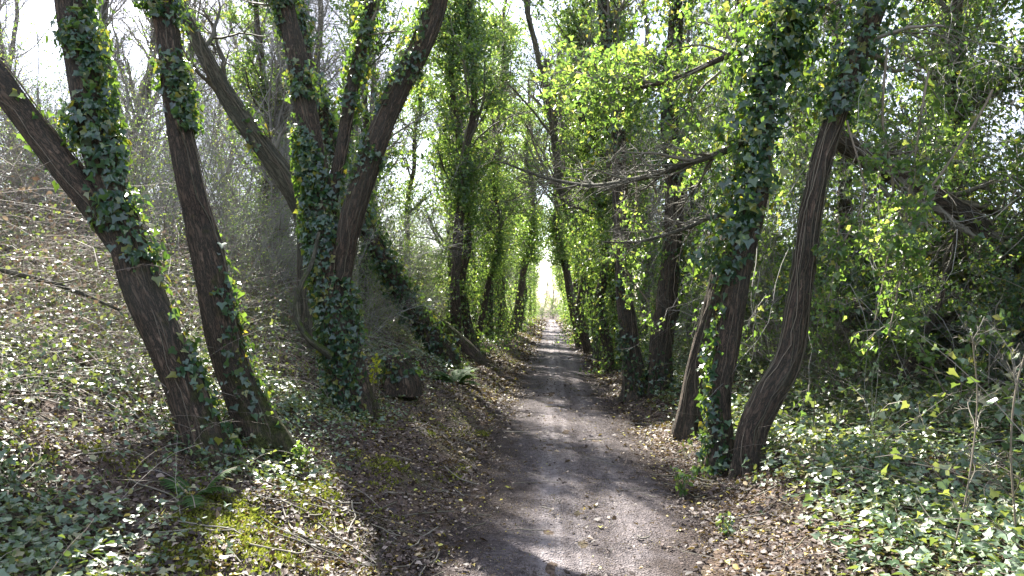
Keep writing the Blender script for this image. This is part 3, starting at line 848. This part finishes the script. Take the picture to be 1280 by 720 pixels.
piece('leaning_dead_stem', 'thin bare stem leaning from the undergrowth up to the level trunk', 'dead stem',
      [(1092, 545, 7.6, 10), (1112, 500, 7.8, 10), (1140, 445, 8.0, 9), (1168, 385, 8.3, 9), (1190, 320, 8.6, 7)], twigs=(8, 4, 3, .5, .7, 0), seed=18, parts='stem')
for k, (pts, lb) in enumerate([
    ([(1190, 690, 3.9, 3), (1210, 600, 4.0, 3), (1222, 500, 4.1, 2.4), (1216, 420, 4.1, 2)], 'short dry upright cane near the right edge'),
    ([(1266, 655, 4.0, 4), (1262, 560, 4.0, 3.4), (1270, 480, 4.0, 3), (1290, 410, 4.0, 2)], 'tall pale dry cane standing at the far right edge')]):
    piece('dry_cane', lb, 'cane', pts, mat=VINE, sides=8, scale=.7, twigs=(7, 3, 3, .3, .6, .1), seed=20 + k, parts='stem', wave=.02)
for k, (pts, lb) in enumerate([
    ([(1120, 60, 6.4, 6), (1108, 150, 6.4, 6), (1118, 230, 6.4, 6), (1100, 330, 6.4, 5), (1090, 400, 6.4, 3)], 'pale vine hanging behind the crooked trunk towards the path'),
    ([(1165, 90, 6.2, 6), (1140, 200, 6.2, 6), (1128, 300, 6.2, 5), (1112, 420, 6.2, 3)], 'pale vine hanging straight down in front of the dead limb'),
    ([(1230, 110, 5.8, 6), (1185, 215, 5.9, 6), (1150, 270, 6.0, 5), (1130, 360, 6.1, 4)], 'long pale vine slanting down left in the right thicket'),
    ([(1060, 150, 6.3, 5), (1078, 240, 6.3, 5), (1050, 310, 6.3, 4), (1038, 380, 6.3, 3)], 'thin vine dangling beside the crooked trunk'),
    ([(790, 190, 8.8, 5), (800, 270, 8.8, 5), (785, 330, 8.8, 4), (812, 380, 8.8, 3)], 'pale tangled vine hanging before the stout wrapped trunk')]):
    piece('hanging_vine', lb, 'vine', pts, mat=VINE, sides=7, scale=.5, twigs=(16, 5, 3, .5, .7, -.15), leaf=(2, .05, IVYL), seed=30 + k, parts='stem', wave=.12)
piece('fallen_branch', 'forked dead branch lying on the ivy at the foot of the crooked trunk', 'fallen branch',
      [(965, 578, 6.3, 8), (1010, 572, 6.5, 9), (1060, 568, 6.7, 7), (1120, 575, 6.8, 4)], mat=BARKG, sides=8, twigs=(5, 3, 2, .5, .5, 0), seed=40)
piece('fallen_branch', 'long bare branch lying across the brambles at the left edge', 'fallen branch',
      [(-40, 330, 5.2, 7), (30, 345, 5.3, 6), (90, 362, 5.4, 5), (150, 388, 5.5, 3)], mat=BARKG, sides=8, twigs=(8, 4, 3, .5, .5, .1), seed=41)
piece('fallen_log', 'dark mossy log sloping down behind the stump to the left bank', 'log',
      [(515, 385, 17.5, 10), (560, 416, 17.2, 15), (592, 446, 16.8, 16), (606, 466, 16.6, 14)], amp=.18, wave=.14, moss=1.1, seed=42, parts='log')

g = Geo(); gl = Geo()
n = 2000
y = rng.uniform(7.0, 21, n); x = rng.uniform(1.9, 5.5, n); z = H(x, y) + rng.uniform(1.2, 6.5, n)
K = 9; dd = nrm(rng.normal(size=(n, 3)) * [.6, .6, .4] + [0, 0, -.8]); L = rng.uniform(.5, 1.8, n)
P = np.empty((n, K, 3)); P[:, 0] = np.stack([x, y, z], -1)
for k in range(1, K):
    dd = nrm(dd + rng.normal(size=(n, 3)) * .22 + [0, 0, -.06]); P[:, k] = P[:, k - 1] + dd * (L / (K - 1))[:, None]
tubes(g, P, rng.uniform(.0018, .006, n)[:, None] * np.linspace(1, .4, K)[None], 4)
P2, R2 = grow(P, np.full((n, K), .003), 5, .1, 1, .12, .5, .7, 5, .2, -.05, .7, .0016)
tubes(g, P2, R2, 3)
leaves_on(gl, P2[::2], 3, .055, .05)
root = tag(g.obj('vine_tangle', PALET), 'tangle of thin pale hanging vines filling the right thicket', 'vines', kind='stuff')
gl.obj('leaf', IVYL, root)

# stump
o = empty('tree_stump', at(500, 480, 10.0), 0, 'low dark stump with ivy on top, right of the three stemmed tree', 'stump')
b = at(500, 480, 10.0); r0 = 14 * 10.0 / F
cc = smooth([[*(b + [0, 0, -.15]), r0 * 1.2], [*b, r0 * 1.15], [*(b + [-.04, 0, .22]), r0], [*(b + [-.07, 0, .38]), r0 * .95], [*(b + [-.07, 0, .385]), .01]], .03)
g = Geo(); C = trunk(g, cc[:, :3], cc[:, 3], 24, .12, .4, 8); g.obj('stump', BARK, o, b)
g = Geo(); ivy_on(g, C, cc[:, 3], 260, .3, 1, .12, .07, patch=.4); g.obj('ivy_leaves', IVYD, o, b)

FERN = leafmat('fern_frond', [(0, (.02, .05, .015)), (1, (.05, .10, .03))], [(0, (.15, .3, .04)), (1, (.3, .45, .06))], .35, .7, .2)
# small evergreen plants
def fern(px, py, d, n, L, label, mat, cat='fern', name='fern'):
    b = at(px, py, d); b[2] = H(b[0], b[1])
    o = empty(name, b, 0, label, cat)
    K = 9; a = rng.random(n) * 2 * np.pi; el = rng.uniform(.5, 1.2, n)
    dd = np.stack([np.cos(a) * np.cos(el), np.sin(a) * np.cos(el), np.sin(el)], -1)
    P = np.empty((n, K, 3)); P[:, 0] = rng.normal(size=(n, 3)) * .02 * [1, 1, 0]
    for k in range(1, K):
        dd = nrm(dd + np.array([0, 0, -.17])); P[:, k] = P[:, k - 1] + dd * L / (K - 1)
    g = Geo(); tubes(g, P, np.full((n, K), .003), 4); g.obj('stem', VINE, o)
    g = Geo()
    m = 26
    for sgn in (-1, 1):
        t = np.tile(np.linspace(.12, .98, m), n) * (K - 1); idx = np.repeat(np.arange(n), m)
        i = np.minimum(t.astype(int), K - 2); fr = (t - i)[:, None]
        p = P[idx, i] * (1 - fr) + P[idx, i + 1] * fr; T = nrm(P[idx, i + 1] - P[idx, i])
        S = nrm(np.cross(T, [0, 0, 1.0])) * sgn
        s_ = L * .26 * np.sin(np.pi * np.clip(np.tile(np.linspace(.12, .98, m), n), .15, 1)) ** .7
        leaves(g, p, nrm(np.cross(S, T)) * sgn + rv(len(p)) * .15, S + T * .4, s_ + .01, (BLADE[0] * [3.0, 1, -1], BLADE[1]))
    g.obj('fronds', mat, o)
    return o


fern(570, 462, 12.5, 20, .5, 'dark green fern clump at the foot of the leaning ivied trunk', FERN)
fern(240, 622, 4.2, 6, .26, 'small fern on the bank below the leftmost trunk', FERN)


def sapling(px, py, d, h, n, ls, label, mat, stems=3, name='sapling', cat='sapling'):
    b = at(px, py, d); b[2] = H(b[0], b[1])
    o = empty(name, b, 0, label, cat)
    K = 8; dd = nrm(np.array([0, 0, 1.0]) + rng.normal(size=(stems, 3)) * .25)
    P = np.zeros((stems, K, 3))
    for k in range(1, K):
        dd = nrm(dd + rng.normal(size=(stems, 3)) * .12); P[:, k] = P[:, k - 1] + dd * h / (K - 1)
    R = np.full((stems, 1), .006) * np.linspace(1, .3, K)[None]
    P2, R2 = grow(P, R, 7, .2, 1, h * .12, h * .35, .8, 5, .15, .1, .6, .0015)
    g = Geo(); tubes(g, P, R, 5); tubes(g, P2, R2, 3); g.obj('stem', VINE, o)
    g = Geo(); leaves_on(g, np.concatenate([P2]), n, ls, .03, OVAL, .2); g.obj('leaves', mat, o)


sapling(468, 486, 9.4, .5, 4, .055, 'bright yellow green sapling beside the stump', leafmat('yellow_leaf', [(0, (.2, .26, .02)), (1, (.38, .40, .03))], [(0, (.5, .6, .04)), (1, (.8, .75, .05))], .5))
sapling(850, 580, 6.2, .26, 3, .045, 'small bright leafy seedling on the right path edge', IVYL, 4, 'seedling', 'seedling')
sapling(905, 640, 5.2, .16, 3, .04, 'tiny seedling among fallen leaves on the right verge', GCOV, 3, 'seedling', 'seedling')
sapling(1195, 470, 6.6, 1.0, 10, .07, 'bright leafy sapling below the level trunk in the right thicket', IVYL, 5)
sapling(375, 560, 5.6, .2, 3, .045, 'small leafy seedling on the moss right of the second trunk', IVYL, 4, 'seedling', 'seedling')

# ------------------------------------------------------------------ tree kinds for the rest of the avenue
def kind_tree(name, seed, h, r, lean, ivy, leafsize, tpl, crown, crownleaf, bare=False, ivy0=.0, fluff=.5, sides=14, bark=BARK, ivmat=IVYL):
    global rng
    rng = np.random.default_rng(seed)
    o = empty(name, (0, 0, 0))
    pts = [[0, 0, -.3, r * 1.15]]
    x = y = 0
    for k in range(9):
        t = k / 8
        pts.append([x, y, h * t, r * (1 - .8 * t) + .012])
        x += rng.normal() * .12 + lean[0] * h / 8; y += rng.normal() * .12 + lean[1] * h / 8
    cc = smooth(pts, .10)
    g = Geo(); C = trunk(g, cc[:, :3], cc[:, 3], sides, .11, .4, seed, lean_bump=.12); g.obj('trunk', bark, o)
    R = cc[:, 3]
    gb = Geo(); gl = Geo()
    pick = np.linspace(0, len(C) - 1, 20).astype(int)
    P1, R1 = grow(C[pick][None], R[pick][None], crown[0], crown[4], 1, crown[3] * .4, crown[3], .75 if bare else 1.0, 8, .14, .2, .45, .006)
    P2, R2 = grow(P1, R1, crown[1], .1, 1, .4, crown[3] * .5, .75, 6, .15, .08, .55, .0035)
    P3, R3 = grow(P2, R2, crown[2], .1, 1, .2, crown[3] * .28, .75, 4, .2, 0, .6, .0022)
    tubes(gb, P1, R1, 5); tubes(gb, P2, R2, 3); tubes(gb, P3, R3, 3)
    gb.obj('crown', PALET if bare else TWIG, o)
    if crownleaf:
        leaves_on(gl, P3, crownleaf, leafsize * 1.05, .05, tpl)
    if ivy:
        ivy_on(gl, C, R, ivy, ivy0, .92, .30, leafsize, patch=.43, tpl=tpl, fluff=fluff, pscale=1.3)
    gl.obj('ivy_leaves', ivmat, o)
    return o


I1 = kind_tree('ivy_clad_tree', 101, 9.5, .105, (.02, 0), 12000, .056, IVY, (26, 7, 6, 2.3, .32), 11, sides=18, ivy0=.05)
I2 = kind_tree('ivy_clad_tree', 102, 10.5, .10, (-.04, .01), 12000, .056, IVY, (26, 7, 6, 2.4, .32), 11, ivy0=.02, fluff=.7, sides=18)
I3 = kind_tree('ivy_clad_tree', 103, 8.5, .115, (.10, 0), 8500, .058, IVY, (16, 6, 6, 2.0, .35), 2, ivy0=.12, sides=18)
I4 = kind_tree('ivy_clad_tree', 104, 9.0, .095, (.05, .02), 14000, .062, DIA, (24, 6, 5, 2.0, .3), 10, ivy0=.0, fluff=.9)
B1 = kind_tree('bare_tree', 111, 9.5, .10, (.03, 0), 0, .09, DIA, (34, 10, 9, 2.9, .12), 0, bare=True, bark=BARKG)
B2 = kind_tree('bare_tree', 112, 8.5, .07, (-.05, .02), 500, .09, DIA, (34, 10, 9, 2.5, .1), 0, bare=True, bark=BARKG)
D1 = kind_tree('evergreen_tree', 121, 8.5, .14, (.02, 0), 7000, .075, DIA, (34, 8, 7, 2.6, .12), 9, fluff=.8, ivmat=IVYD)
kinds = dict(D1=D1, I1=I1, I2=I2, I3=I3, I4=I4, B1=B1, B2=B2)
used = set()


def plant(kind, x, y, rz, sc, label, group=None, cat='tree', sink=.05):
    src = kinds[kind]
    loc = (x, y, float(H(x, y)) - sink)
    if kind not in used:
        used.add(kind); src.location = loc; src.rotation_euler = (0, 0, rz); src.scale = (sc, sc, sc)
        return tag(src, label, cat, group)
    return copy_tree(src, loc, rz, sc, label, cat, group)


def rowx(px, d):
    return (px - 688) * d / F


GL, GR = 'trees in the row left of the path', 'trees in the row right of the path'
for kind, px, d, rz, sc, label in [
    ('I1', 572, 19.0, 0.3, 1.2, 'dark trunked ivy tree, first of the left row beyond the leaning trunk'),
    ('I2', 592, 20.0, 2.0, 1.15, 'slim column of ivy close behind the first dark trunk of the left row'),
    ('I4', 610, 26.0, 0.9, 1.45, 'ivy tree with broad bright leafy top midway along the left row'),
    ('I1', 627, 31.0, 3.6, 1.4, 'straight brown trunk of the left row before the trunk tilting to the right'),
    ('I3', 638, 33.0, 0.2, 1.35, 'trunk of the left row tilting right over the path'),
    ('I2', 648, 42.0, 4.4, 1.35, 'ivy tree of the left row just beyond the trunk tilting right')]:
    plant(kind, rowx(px, d), d, rz, sc, label, GL)
for k, d in enumerate([50, 58, 66, 76, 88, 100]):
    plant(['I1', 'I4', 'I3', 'I2'][k % 4], -2.3 + .25 * math.sin(k * 2.1), d, k * 1.7 + .5, 1.3 + .08 * (k % 3), 'distant ivy tree near the far end of the left row', GL)
for kind, px, d, rz, sc, label in [
    ('I4', 776, 17.5, 2.6, .95, 'slim ivied trunk of the right row beside the very dark column'),
    ('I2', 762, 17.0, 1.0, 1.0, 'very dark ivied column of the right row before the curving bare tree'),
    ('I1', 738, 26.0, 5.0, 1.3, 'ivy trunk just beyond the curving bare tree on the right'),
    ('I3', 728, 30.0, 3.3, 1.4, 'trunk tilting left over the path in the middle of the right row'),
    ('I2', 722, 34.0, 0.4, 1.35, 'upright ivied trunk beyond the left tilting one of the right row')]:
    plant(kind, rowx(px, d), d, rz, sc, label, GR)
for k, d in enumerate([14.6, 15.4, 19.5, 21.8, 23.8, 28, 37]):
    plant(['I3', 'I1'][k % 2], [2.1, 1.5, 1.65, 2.0, 1.65, 1.7, 1.75][k], d, k * 1.9 + .6, .8 + .05 * (k % 3), 'slender ivied trunk crowded close to its neighbours in the right row', GR)
for k, d in enumerate([22.5, 28, 37]):
    plant(['I3', 'I1'][k % 2], [-2.3, -2.1, -2.0][k], d, k * 1.9 + .6, .85, 'slender ivied trunk standing between larger ones in the left row', GL)
for k, d in enumerate([41, 48, 57, 66, 77, 90, 102]):
    plant(['I4', 'I1', 'I2', 'I3'][k % 4], 1.95 + .25 * math.sin(k * 1.9), d, k * 2.3 + 3, 1.3 + .08 * (k % 3), 'distant ivy tree near the far end of the right row', GR)

rng = np.random.default_rng(55)
for k, (x, y) in enumerate([(-6.4, 17), (-12.5, 11), (-5.2, 19), (-10, 18), (-6.5, 21), (-12, 27), (-10, 42), (-14, 20), (-13, 8), (-9, 75),
                            (-13, 36), (-12, 17), (-3.4, 50), (-3, 58), (-9.5, 24), (-16, 16), (-7.5, 20.5), (-10.5, 20), (-12.5, 22), (-8.6, 28), (-5.8, 24), (-13.5, 31), (-18, 24), (-10, 34), (-8.2, 22), (-15, 28), (-3.1, 23.5), (-2.9, 29), (-2.8, 39), (-3.0, 34), (-2.9, 46)]):
    plant(['B1', 'B2'][k % 2], x, y, k * 2.4, rng.uniform(.85, 1.15) + (.3 if y > 17 else 0), 'leafless twiggy tree on the bank behind the left row', 'bare trees behind the left row')
for k, (x, y) in enumerate([(3.0, 24.5), (2.7, 29), (2.9, 36), (3.0, 44), (3.1, 60)]):
    plant(['B1', 'B2'][k % 2], x, y, k * 1.4 + 1, 1.45, 'leafless twiggy tree standing just behind the right row of trunks', 'bare trees behind the right row')
for k, (x, y) in enumerate([(-4.6, 23.5), (-6.6, 17.5), (-4.4, 40), (-4.0, 15.5), (-3.6, 28), (-3.6, 60)]):
    plant(['I4', 'I2', 'I1'][k % 3], x, y, k * 1.3 + 1, rng.uniform(.9, 1.1), 'bright ivy covered tree set back behind the left row', 'ivy trees behind the left row')
for k, (x, y) in enumerate([(5.2, 9.5), (4.6, 13.5), (6.8, 13), (4.4, 19), (6.5, 18), (4.8, 25), (7, 25), (4.3, 32), (5, 41), (4.5, 52), (5, 64), (4.5, 80), (7.4, 9.3), (8.6, 12), (6.2, 6.6), (8.2, 7.6), (4.2, 16), (4.6, 11.6), (9.5, 9.5), (3.9, 21), (3.9, 27), (3.8, 36)]):
    plant(['I4', 'I1', 'I2', 'B1'][k % 4], x, y, k * 2.0 + 1, rng.uniform(.85, 1.1), 'ivy covered tree in the thicket behind the right row', 'trees in the right thicket')
for k, (x, y) in enumerate([(6.2, 8.0), (8.0, 10.5), (7.0, 5.6), (9.5, 7.0), (10, 13), (7.5, 15.5)]):
    plant('D1', x, y, k * 2.2 + .7, rng.uniform(.85, 1.05), 'dense dark evergreen tree deep in the right thicket', 'dark evergreens in the right thicket')
for k, (x, y) in enumerate([(-4, 118), (4.5, 120), (-9, 124), (9, 126), (0.5, 140), (-3, 150), (5, 150), (-14, 135), (15, 138), (-1.5, 132), (2.5, 128)]):
    plant(['B1', 'B2'][k % 2], x, y, k * 1.1, rng.uniform(.9, 1.2), 'pale bare tree beyond the far end of the path', 'bare trees beyond the path end')


# ------------------------------------------------------------------ shrubs
def kind_shrub(name, seed, nst, h, rad, n2, n3, leaf=None, leafsize=.06, tpl=DIA, mat=IVYL, tmat=TWIG, droop=-.04, rst=.012):
    global rng
    rng = np.random.default_rng(seed)
    o = empty(name, (0, 0, 0))
    P0 = np.zeros((nst, 2, 3)); P0[:, 1, 2] = .05
    P0[:, :, :2] += rng.normal(size=(nst, 1, 2)) * rad * .25
    a = rng.random(nst) * 2 * np.pi; el = rng.uniform(.7, 1.45, nst)
    d = np.stack([np.cos(a) * np.cos(el), np.sin(a) * np.cos(el), np.sin(el)], -1)
    K = 9; L = h * rng.uniform(.7, 1.25, nst)
    P = np.empty((nst, K, 3)); P[:, 0] = P0[:, 0] + [0, 0, -.05]
    for k in range(1, K):
        d = nrm(d + rng.normal(size=(nst, 3)) * .13 + np.array([0, 0, droop]))
        P[:, k] = P[:, k - 1] + d * (L / (K - 1))[:, None]
    R = rst * rng.uniform(.6, 1.5, nst)[:, None] * np.linspace(1, .3, K)[None]
    P2, R2 = grow(P, R, n2, .15, 1, .4, h * .42, .7, 6, .16, .02, .6, .003)
    P3, R3 = grow(P2, R2, n3, .1, 1, .2, h * .2, .75, 4, .2, 0, .6, .002)
    g = Geo(); tubes(g, P, R, 5); tubes(g, P2, R2, 3); tubes(g, P3, R3, 3); g.obj('branches', tmat, o)
    if leaf:
        g = Geo(); leaves_on(g, P3, leaf, leafsize, .08, tpl, .4); g.obj('leaves', mat, o)
    return o


kinds['S1'] = kind_shrub('bare_shrub', 201, 16, 3.4, 1, 9, 9, tmat=PALET)
kinds['S2'] = kind_shrub('bare_shrub', 202, 20, 2.8, 1, 8, 9, tmat=BRAM, droop=-.10)
kinds['S3'] = kind_shrub('brushwood_shrub', 206, 18, 3.6, 1, 10, 9, 2, .04, tmat=PALET)
kinds['L1'] = kind_shrub('leafy_shrub', 203, 12, 3.4, 1, 8, 7, 7, .058, IVY)
kinds['L2'] = kind_shrub('leafy_shrub', 204, 12, 2.2, 1, 7, 7, 9, .06, IVY, IVYD, droop=-.07)
rng = np.random.default_rng(77)
for k, (x, y, s) in enumerate([(-5.8, 9.6, .5), (-6.6, 8.4, .5), (-4.9, 12.2, .7), (-6, 13.5, 1), (-4.4, 15.2, .8), (-3.9, 18.5, .8), (-5.4, 18.5, 1.1), (-4.0, 19.8, .9), (-7.5, 11.5, .8), (-8.2, 16, 1.1),
                               (-3.9, 26, 1), (-6.5, 25, 1.2), (-4.1, 35, 1.1), (-6.6, 6.0, .55), (-7.6, 7.2, .7), (-4.2, 47, 1.2), (-4.2, 60, 1.2)]):
    plant(['S1', 'S2'][k % 2], x, y, k * 1.9, s, 'leafless grey brown shrub on the left bank behind the trees', 'bare shrubs on the left bank', 'shrub')
for k, (x, y, s) in enumerate([(2.9, 9.2, .5), (3.9, 7.2, .4), (4.9, 9.6, 1.1), (5.8, 7.2, .7), (3.0, 11.2, .9), (3.2, 13.6, 1), (3.9, 16, 1.2), (6.2, 9.2, 1.2)]):
    plant(['S2', 'S1'][k % 2], x + .7, y, k * 1.9, s, 'twiggy leafless shrub tangled in the thicket right of the path', 'bare shrubs in the right thicket', 'shrub')
for k, (x, y, s) in enumerate([(-8.5, 9.5, .8), (-10, 8, .8), (-11, 11, 1), (-8.8, 12.5, 1), (-13, 12.5, 1.2), (-9.5, 15.5, 1.1), (-7, 16, 1.1), (-12, 17, 1.2), (-8, 19.5, 1.2), (-6.4, 22, 1.2), (-10, 22, 1.3), (-5.4, 25, 1.1), (-11, 7, .8), (-3.6, 10.6, .45), (-4.3, 9.6, .4), (-3.3, 12.4, .5), (-4.5, 11.6, .55), (-3.4, 14.2, .55), (-5.6, 10.8, .6), (-5.2, 13.2, .9), (-6.4, 12.2, .9), (-4.6, 16, .9), (-4.7, 18, 1.0), (-3.6, 17.5, .7), (-7.2, 11.2, .8)]):
    plant('S3', x, y, k * 2.1, s, 'grey brushwood shrub with small scattered leaves behind the left trees', 'brushwood shrubs behind the left trees', 'shrub')
for k, (x, y, s) in enumerate([(3.3, 8.2, .5), (4.3, 7.4, .6), (5.4, 7.9, .85), (4.7, 9.0, .9), (5.0, 5.9, .55), (3.9, 9.5, .9), (5.2, 10.4, .9), (4.5, 11.5, 1), (6.6, 10.8, 1.1), (5.4, 9.6, 1.0), (6.8, 7.4, .9), (7.4, 8.6, 1.2), (3.2, 12.6, .9), (4.2, 13, 1.2), (3.6, 14.5, 1), (5.5, 15.2, 1.1), (3.4, 19, 1), (5.2, 20.5, 1.2), (3.3, 24, 1), (3.4, 31, 1.1), (3.4, 39, 1.2), (3.5, 49, 1.2), (3.6, 62, 1.2), (3.6, 78, 1.2)]):
    plant(['L1', 'L2'][k % 2], x + (.9 if y > 9 else .1), y, k * 1.7, s, 'leafy evergreen shrub in the thicket right of the path', 'leafy shrubs in the right thicket', 'shrub')
for k, (x, y, s) in enumerate([(-2.6, 111, .9), (3.0, 113, .9), (-1.6, 129, 1), (1.9, 130, 1.1), (0.2, 137, 1.3), (-4, 131, 1.3), (4.5, 132, 1.3)]):
    plant('L1', x, y, k * 1.3 + .4, s, 'pale green leafy shrub framing the opening at the far end of the path', 'leafy shrubs at the path end', 'shrub')
for k, (x, y, s) in enumerate([(-4.0, 22, .8), (-3.6, 19.5, .6), (-3.7, 25, .8), (-5.2, 32, 1), (-4, 33.5, .9), (-4, 45, 1), (-4.2, 29, 1), (-4.0, 38, 1.1), (-4.0, 52, 1.2), (-4, 70, 1.2), (-4, 86, 1.2)]):
    plant(['L1', 'L1'][k % 2], x, y, k * 1.7 + .4, s, 'leafy green shrub between the trees of the left row', 'leafy shrubs behind the left row', 'shrub')

for k, (x, y, s) in enumerate([(-2.5, 124, 1.1), (3, 125, 1.1), (0.4, 130, 1.2), (-5.5, 121, 1.1), (6, 122, 1.2), (-1.2, 127, 1), (1.8, 134, 1.2)]):
    plant('S1', x, y, k * 1.3, s, 'pale bare shrub closing the far end of the path', 'bare shrubs at the path end', 'shrub')

# ------------------------------------------------------------------ camera, light, sky
cam = bpy.data.cameras.new('camera'); co = bpy.data.objects.new('camera', cam); COL.objects.link(co)
cam.sensor_width = 36; cam.lens = 36 * F / 1280; cam.clip_end = 2000
co.location = (0, 0, EYE)
co.rotation_euler = (math.pi / 2 + PITCH, 0, YAW)
bpy.context.scene.camera = co

SUN_AZ = math.radians(-27)      # measured from +Y towards +X
SUN_EL = math.radians(44)
sd = Vector((math.sin(SUN_AZ) * math.cos(SUN_EL), math.cos(SUN_AZ) * math.cos(SUN_EL), math.sin(SUN_EL)))
sl = bpy.data.lights.new('sun', 'SUN'); sl.energy = 5.0; sl.angle = math.radians(.55); sl.color = (1, .95, .87)
so = bpy.data.objects.new('sun', sl); COL.objects.link(so); so.rotation_euler = sd.to_track_quat('Z', 'Y').to_euler()

w = bpy.data.worlds.new('World'); bpy.context.scene.world = w; w.use_nodes = True
nt = w.node_tree; nt.nodes.clear()
out = nt.nodes.new('ShaderNodeOutputWorld'); bg = nt.nodes.new('ShaderNodeBackground'); bg.inputs[1].default_value = .1
sky = nt.nodes.new('ShaderNodeTexSky'); sky.sky_type = 'NISHITA'; sky.sun_disc = False
sky.sun_elevation = SUN_EL; sky.sun_rotation = SUN_AZ; sky.dust_density = 1.5
tc = nt.nodes.new('ShaderNodeTexCoord')
cn = N(nt, 'ShaderNodeTexNoise', Scale=2.2, Detail=6.0, Roughness=.6); nt.links.new(tc.outputs['Generated'], cn.inputs['Vector'])
cf = ramp(nt, cn.outputs['Fac'], [(.42, (.12, .12, .12)), (.6, (1, 1, 1))])
nt.links.new(mixc(nt, cf, sky.outputs[0], (3.5, 3.7, 4.5)), bg.inputs[0])
nt.links.new(bg.outputs[0], out.inputs[0])

sc = bpy.context.scene
sc.view_settings.view_transform = 'Standard'; sc.view_settings.look = 'None'; sc.view_settings.exposure = 2.4; sc.view_settings.gamma = 1
sc.cycles.max_bounces = 6; sc.cycles.diffuse_bounces = 2; sc.cycles.transmission_bounces = 3; sc.cycles.glossy_bounces = 2
sc.cycles.use_denoising = True
